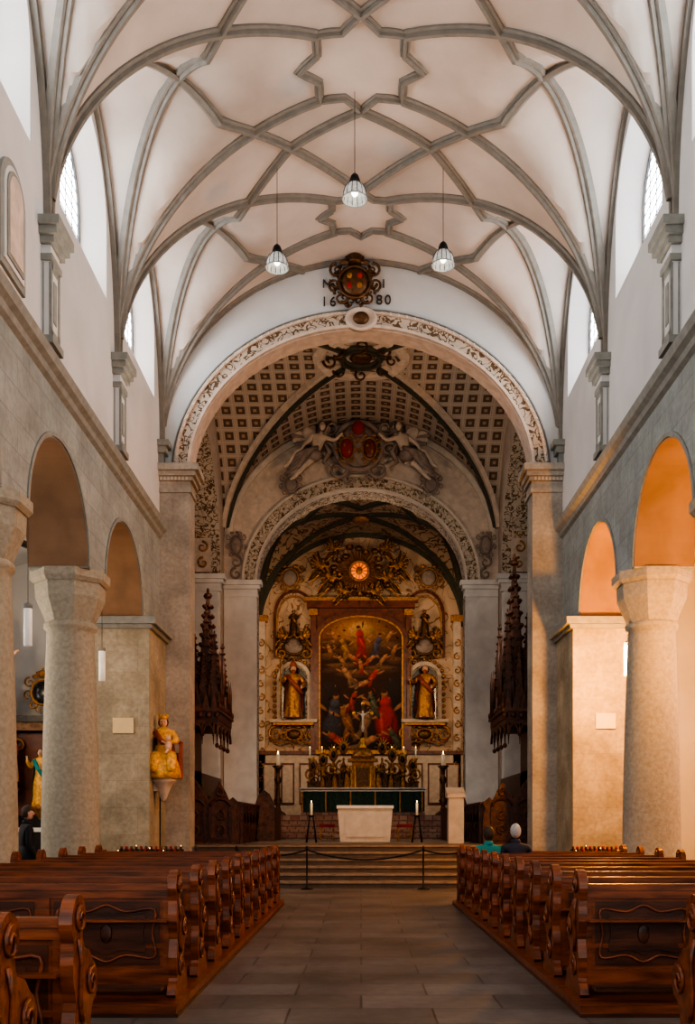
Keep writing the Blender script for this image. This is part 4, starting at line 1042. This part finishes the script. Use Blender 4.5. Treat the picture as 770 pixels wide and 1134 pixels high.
for (a,b,t) in((Lx0-.03,Lx1+.07,'l'),(Rx0-.07,Rx1+.03,'r')):
    for y0,y1 in((7.68,18.4),(1.5,5.85)):
        q=MB(); q.box(a,b,y0,y1,0,.09,M['wood']); q.box(a-.005,b+.012,y0-.01,y1+.01,0,.03,M['woodd']); q.build('pew_platform')
for a,b in((Lx0,Lx1),(Rx0,Rx1)):
    q=MB(); q.box(a,b,18.2,18.25,.09,.88,M['wood']); q.box(a-.02,b+.02,18.08,18.3,.88,.93,M['wood'])
    for x in(a,b-.06): q.prism(catmull([(17.95,.09),(18.0,.5),(17.95,.85),(18.05,1.0),(18.2,1.02),(18.3,.9),(18.27,.5),(18.33,.09)],4),'x',x,x+.06,M['wood'])
    q.build('pew_front_desk')

# ------------------------------------------------------------ people
def person(X,jm,pm,hm,seated=True,long=False,sw=.19):
    q=MB()
    if seated:
        V=[(0,0,.50),(0,-.01,.66),(0,0,.86),(0,.0,1.0),(0,.015,1.08)]
        legs=((.09,.03,.50),(.13,.42,.50),(.12,.44,.10),(.12,.56,.05))
        arms=((sw,.0,.95),(sw+.05,.05,.70),(sw-.05,.27,.60))
    else:
        V=[(0,0,.93),(0,0,1.10),(0,0,1.30),(0,0,1.44),(0,.015,1.52)]
        legs=((.09,0,.88),(.10,.02,.48),(.10,-.02,.09),(.10,.12,.05))
        arms=((sw,.0,1.38),(sw+.05,-.02,1.10),(sw+.03,.12,.88))
    E=[(0,1),(1,2),(2,3),(3,4)];R=[(.15,.12),(.145,.115),(.165,.115),(.075,.07),(.05,.05)]
    for s in(-1,1):
        b=len(V); V+=[(s*v[0],v[1],v[2]) for v in legs]; E+=[(0,b),(b,b+1),(b+1,b+2),(b+2,b+3)]; R+=[.095,.07,.045,.04]
        b=len(V); V+=[(s*v[0],v[1],v[2]) for v in arms]; E+=[(2,b),(b,b+1),(b+1,b+2)]; R+=[.07,.05,.034]
    vs,fs=skin_mesh(V,E,R,2)
    fj=[];fp=[];fk=[]
    ztop=V[3][2]+.045
    for f in fs:
        c=sum((vs[i] for i in f),Vector())/len(f)
        if c.z>ztop: fk.append(f)
        elif (seated and (c.z<.57) ) or (not seated and c.z<.80 and abs(c.x)<.2): fp.append(f)
        else: fj.append(f)
    for ff,m_ in((fj,jm),(fp,pm),(fk,M['skin'])):
        if ff: q.add(vs,ff,m_,True)
    zc=V[3][2]; q.lathe([(.085,.0),(.075,.05),(.062,.075)],jm,(0,.008,zc),18,sy=.95)
    for s in(-1,1):
        a=legs[3]; q.ell((s*a[0],a[1]-.03,.045),(.05,.13,.045),M['black'],12,8)
    if not seated: q.lathe([(.22,-.12),(.205,.0),(.18,.15)],jm,(0,0,.93),24,sy=.72)
    for s in(-1,1):
        w=arms[2]; P0=Vector((s*w[0],w[1],w[2])); d=Vector((-s*.4,.75,-.35)).normalized() if seated else Vector((0,.45,-.9)).normalized()
        side=Vector((s*1,0,0)); side=(side-d*side.dot(d)).normalized(); dn=d.cross(side)
        if dn.z>0: dn=-dn
        vv,ff=skin_mesh([P0,P0+d*.03,P0+d*.075],[(0,1),(1,2)],[(.026,.02),(.038,.018),(.04,.016)],2); q.add(vv,ff,M['skin'],True)
        for k,Lf in enumerate((.068,.078,.072,.058)):
            r0=P0+d*.085+side*(.027-.018*k)
            ch=[r0-d*.02,r0+d*Lf*.45,r0+d*Lf*.8+dn*Lf*.25,r0+d*Lf*.95+dn*Lf*.5]
            vv,ff=skin_mesh(ch,[(0,1),(1,2),(2,3)],[.0095,.0088,.0082,.007],1); q.add(vv,ff,M['skin'],True)
        t0=P0+d*.03-side*.03; ch=[t0,t0-side*.025+d*.025,t0-side*.03+d*.055+dn*.015]
        vv,ff=skin_mesh(ch,[(0,1),(1,2)],[.012,.0105,.009],1); q.add(vv,ff,M['skin'],True)
    hz=V[4][2]+.115; hy=.025
    q.ell((0,hy,hz),(.075,.092,.115),M['skin'],20,14)
    q.ell((0,hy+.03,hz-.06),(.055,.055,.055),M['skin'],14,10)
    q.ell((0,hy+.097,hz-.012),(.014,.02,.025),M['skin'],8,6)
    q.ell((0,hy+.083,hz-.055),(.026,.01,.008),M['red'],8,5)
    for s in(-1,1):
        q.ell((s*.03,hy+.082,hz+.01),(.013,.008,.008),M['linen'],8,6); q.ell((s*.03,hy+.089,hz+.01),(.006,.004,.006),M['black'],8,6)
        q.ell((s*.03,hy+.085,hz+.032),(.02,.007,.005),hm,8,5)
        q.ell((s*.077,hy-.005,hz-.005),(.012,.02,.032),M['skin'],8,6)
    vs2=[];fs2=[];nn,kk=24,12
    for j in range(kk+1):
        tt=j/kk
        for i in range(nn):
            a=2*PI*i/nn
            lim=.42*PI if math.sin(a)>.25 else (.60*PI if math.sin(a)>-.2 else (.74*PI if not long else .86*PI))
            th=tt*lim; rx,ry,rz=.084+.008*long,.100+.008*long,.124
            w=1+.02*math.sin(a*13+th*6)
            vs2.append((rx*w*math.sin(th)*math.cos(a),hy-.006+ry*w*math.sin(th)*math.sin(a),hz+.004+rz*math.cos(th)))
    for j in range(kk):
        for i in range(nn): fs2.append((j*nn+i,(j+1)*nn+i,(j+1)*nn+(i+1)%nn,j*nn+(i+1)%nn))
    q.add(vs2,fs2,hm,True)
    q.v=[X@v for v in q.v]
    return q
yrow=rows[8]
person(T(px(541,yrow+.3),yrow+.24,.09,sc=1.04),M['teal'],M['trous'],M['hairb'],True,True,.17).build('seated_woman')
person(T(px(571,yrow+.3),yrow+.24,.09,rz=.15,sc=1.07),M['navy'],M['trous'],M['hairg'],True,False,.2).build('seated_man')
person(T(px(29,17.0),17.0,0,rz=-1.0,sc=1.03),M['dark'],M['trous'],M['hairb'],False).build('standing_man')

# ------------------------------------------------------------ madonna, side altar etc
q=MB(); dm=23.2; xm=px(181,dm)
statue(q,T(xm,dm,pz(862,dm),rz=.12)@Matrix.Diagonal((1.2,1,1,1)),1.66,M['goldm'],M['redp'],M['flesh'],'bless',crown='crown',seated=True,child=True,hair=M['goldd']); q.build('madonna_statue')
q=MB(); zb_=pz(862,dm)
q.lathe([(.03,-.55),(.08,-.45),(.14,-.3),(.22,-.12),(.29,-.08),(.30,0)],M['stucco'],(xm,dm+.03,zb_),16); q.tube([(xm-.1,dm+.12,.3),(xm-.1,dm+.12,zb_-.4)],.018,M['black']); q.box(-4.86,xm,dm-.06,dm+.1,zb_-.3,zb_-.06,M['stucco']); q.build('statue_corbel')
q=MB(); d_=22.66; q.box(px(125,d_),px(148,d_),d_-.02,d_+.01,pz(812,d_),pz(795,d_),M['paper']); q.build('notice_plaque')
q=MB(); q.box(px(660,d_),px(682,d_),d_-.02,d_+.01,pz(807,d_),pz(790,d_),M['paper']); q.build('notice_plaque')
q=MB(); xs_,ys_=-7.75,24.3
q.box(xs_-1.5,xs_+1.5,23.6,24.7,0,.25,M['step']); q.box(xs_-1.15,xs_+1.15,23.8,24.7,.25,1.3,M['blackm']); q.box(xs_-1.25,xs_+1.25,23.72,24.7,1.3,1.4,M['linen'])
q.box(xs_-1.35,xs_+1.35,24.4,24.72,1.4,4.0,M['blackm']); q.box(xs_-.7,xs_+.7,24.3,24.42,1.7,3.7,M['brownm'])
for s in(-1,1):
    for t in(.85,1.2):
        q.lathe([(.12,0),(.09,.1),(.08,1.9),(.14,2.1),(.14,2.2)],M['blackm'],(xs_+s*t,24.15,1.6),14); q.lathe([(.1,0),(.15,.2)],M['gold'],(xs_+s*t,24.15,3.6),10)
        q.box(xs_+s*t-.15,xs_+s*t+.15,24.0,24.4,1.4,1.62,M['goldd'])
    spiral(q,(xs_+s*1.4,24.3,2.6),.35,M['goldd'],1.4,PI/2,-s); spiral(q,(xs_+s*1.35,24.3,1.9),.25,M['goldd'],1.4,-PI/2,s)
    spiral(q,(xs_+s*.9,24.3,4.4),.3,M['bronze'],1.4,PI/2,-s); spiral(q,(xs_+s*1.05,24.0,3.2),.2,M['gold'],1.4,PI/2,-s)
    spiral(q,(xs_+s*.95,24.0,2.3),.2,M['gold'],1.4,-PI/2,s); spiral(q,(xs_+s*.6,24.2,3.4),.22,M['goldd'],1.4,-PI/2,s)
q.box(xs_-1.4,xs_+1.4,24.0,24.72,3.75,3.95,M['bronze']); q.box(xs_-1.5,xs_+1.5,23.9,24.72,3.95,4.1,M['blackm'])
cartouche(q,(xs_,24.2,4.7),.9,.9,M['blackm'],M['goldd'])
q.build('side_altar')
for x,z,h,a,b_ in((-8.45,2.35,1.35,'redp','goldm'),(-6.75,2.35,1.4,'goldm','goldd'),(-8.6,4.25,1.1,'cloth','goldm'),(-7.7,1.9,1.4,'goldm','teal')):
    q=MB(); statue(q,T(x,23.85,z),h,M[a],M[b_],M['flesh'],'bless'); q.lathe([(.05,-.3),(.2,-.05),(.26,0)],M['goldd'],(x,23.9,z),12); q.box(x-.05,x+.05,23.95,24.7,z-.15,z-.05,M['goldd']); q.build('saint_statue')
q=MB(); reclining(q,T(-8.45,23.0,5.1),.9,-1,M['cloth'],M['goldm'],M['flesh']); q.lathe([(.02,-.8),(.3,-.3),(.3,-.2)],M['white'],(-8.45,23.1,5.1),12); q.box(-10,-8.6,23.0,23.1,4.7,4.8,M['white']); q.build('angel_statue')
for x0,x1,y in((px(127,22),px(200,22),22.0),(px(636,22),px(700,22),22.0)):
    q=MB()
    for a in(x0+.05,x1-.05):
        for b in(y,y+.4): q.tube([(a,b,0),(a,b,.85)],.02,M['black'])
    for k in range(3):
        q.box(x0,x1,y+.15*k,y+.13+.15*k,.78+.05*k,.82+.05*k,M['black'])
        for j in range(13):
            xx=x0+.06+(x1-x0-.12)*j/12; q.lathe([(.03,0),(.032,.07)],M['bronze'] if (j+k)%3 else M['red'],(xx,y+.07+.15*k,.82+.05*k),8)
            if (j*7+k*3)%9==0: q.ell((xx,y+.07+.15*k,.90+.05*k),(.005,.005,.012),M['flame'],5,4)
    q.build('votive_candle_rack')
q=MB(); yy=22.6; X_=[px(262,yy),px(340,yy),px(469,yy),px(520,yy)]
for x in X_:
    q.lathe([(.14,0),(.14,.02),(.03,.04),(.018,.06),(.018,.9),(.035,.92),(.035,.96),(.01,.99)],M['black'],(x,yy,0),12)
for a,b in zip(X_[:-1],X_[1:]):
    pts=[(a+(b-a)*i/24,yy,.9-.22*(b-a)/2.6*(1-(2*i/24-1)**2)) for i in range(25)]; q.tube(pts,.022,M['black'],6)
q.build('rope_barrier')
def domelamp(x,y,z):
    q=MB()
    q.lathe([(.235,-.17),(.23,-.10),(.205,.0),(.16,.08),(.10,.13)],M['lampglass'],(x,y,z),24,cap=False)
    q.lathe([(.24,-.18),(.245,-.165),(.235,-.15)],M['trim'],(x,y,z),24,cap=False)
    q.ell((x,y,z-.02),(.07,.07,.10),M['bulb'],12,8)
    q.lathe([(.11,.12),(.10,.2),(.07,.28),(.03,.32)],M['black'],(x,y,z),16)
    for i in range(14):
        a=2*PI*i/14; q.tube([(x+.105*math.cos(a),y+.105*math.sin(a),z+.13),(x+.165*math.cos(a),y+.165*math.sin(a),z+.08),(x+.21*math.cos(a),y+.21*math.sin(a),z),(x+.238*math.cos(a),y+.238*math.sin(a),z-.16)],.007,M['black'],4)
    q.tube([(x,y,z+.3),(x,y,zvault(x,y,NV)[0])],.006,M['black'],4,(0,1,0))
    q.build('pendant_lamp')
domelamp(px(393,19.0),19.0,pz(211,19)); domelamp(px(307,20.6),20.6,pz(288,20.6)); domelamp(px(491,20.6),20.6,pz(285,20.6))
for x,y,z,m_ in((px(113,20.9),20.9,pz(737,20.9),'tubeL'),(px(695,20.9),20.9,pz(731,20.9),'tubeR'),(px(31,16.6),16.6,pz(694,16.6),'tubeL'),(5.7,16.5,4.9,'tubeR')):
    q=MB(); q.lathe([(.05,-.33),(.07,-.32),(.07,.32),(.05,.33)],M[m_],(x,y,z),14); q.lathe([(.075,.3),(.075,.37),(.02,.4)],M['trim'],(x,y,z),12)
    zt=6.2+math.sqrt(max(.1,1.62**2-min(1.6,abs(y-archc[0 if y>18 else 1]))**2))
    q.tube([(x,y,z+.38),(x,y,zt+.02)],.005,M['black'],4,(0,1,0)); q.build('pendant_tube_lamp')

# ------------------------------------------------------------ lights
def light(kind,loc,e,col,size=.3,name='lamp',spot=None,target=None):
    l=bpy.data.lights.new(name,kind); l.energy=e; l.color=col
    l.shadow_soft_size=size
    if spot: l.spot_size=math.radians(spot); l.spot_blend=.7
    o=bpy.data.objects.new(name,l); COL.objects.link(o); o.location=loc
    if target: o.rotation_euler=(Vector(target)-Vector(loc)).to_track_quat('-Z','Y').to_euler()
    return o
W1=(1,.70,.42)
for s in(-1,1):
    light('SPOT',(s*4.5,26.0,9.2),520,(1,.82,.64),.3,name='crossing_spotlight',spot=110,target=(-s*1.0,32.5,14))
    light('SPOT',(s*4.4,36.9,8.6),1150,W1,.3,name='altar_spotlight',spot=80,target=(s*.8,47.8,8))
    light('SPOT',(s*4.4,36.9,9.6),320,W1,.3,name='choir_spotlight',spot=120,target=(0,42,15))
    light('SPOT',(s*3.7,25.9,9.6),650,(1,.84,.68),.3,name='sanctuary_spotlight',spot=70,target=(0,33,1.5))
    for y in(20.25,15.75,11.25,6.75):
        light('SPOT',(s*4.55,y,9.0),140,(1,.86,.72),.3,name='vault_fill_spot',spot=130,target=(-s*.5,y,15))  # unseen spots added above the cornice to brighten the nave vault
light('POINT',(5.15,20.7,4.9),950,(1,.40,.06),.12,name='tube_lamp_light')
light('POINT',(5.9,16.5,4.9),420,(1,.40,.06),.12,name='tube_lamp_light')
light('POINT',(8.5,19,4.9),420,(1,.42,.09),.2,name='aisle_lamp_light')
light('POINT',(8.5,10,4.9),300,(1,.45,.12),.2,name='aisle_lamp_light')
light('POINT',(-8.5,19,5.0),220,(1,.72,.45),.2,name='aisle_lamp_light')
w=bpy.data.worlds.new('world'); scene.world=w; w.use_nodes=True
bg=w.node_tree.nodes['Background']; bg.inputs[0].default_value=(1,.965,.93,1); bg.inputs[1].default_value=1.7

# ------------------------------------------------------------ camera
cam=bpy.data.cameras.new('camera'); co=bpy.data.objects.new('camera',cam); COL.objects.link(co)
co.location=(0,0,HZ); co.rotation_euler=(PI/2,0,0)
cam.sensor_fit='VERTICAL'; cam.sensor_height=36; cam.sensor_width=36*770/1134; cam.lens=F/1134*36
cam.shift_y=(912-567)/1134; cam.shift_x=(385-400)/1134
cam.clip_end=200
scene.camera=co
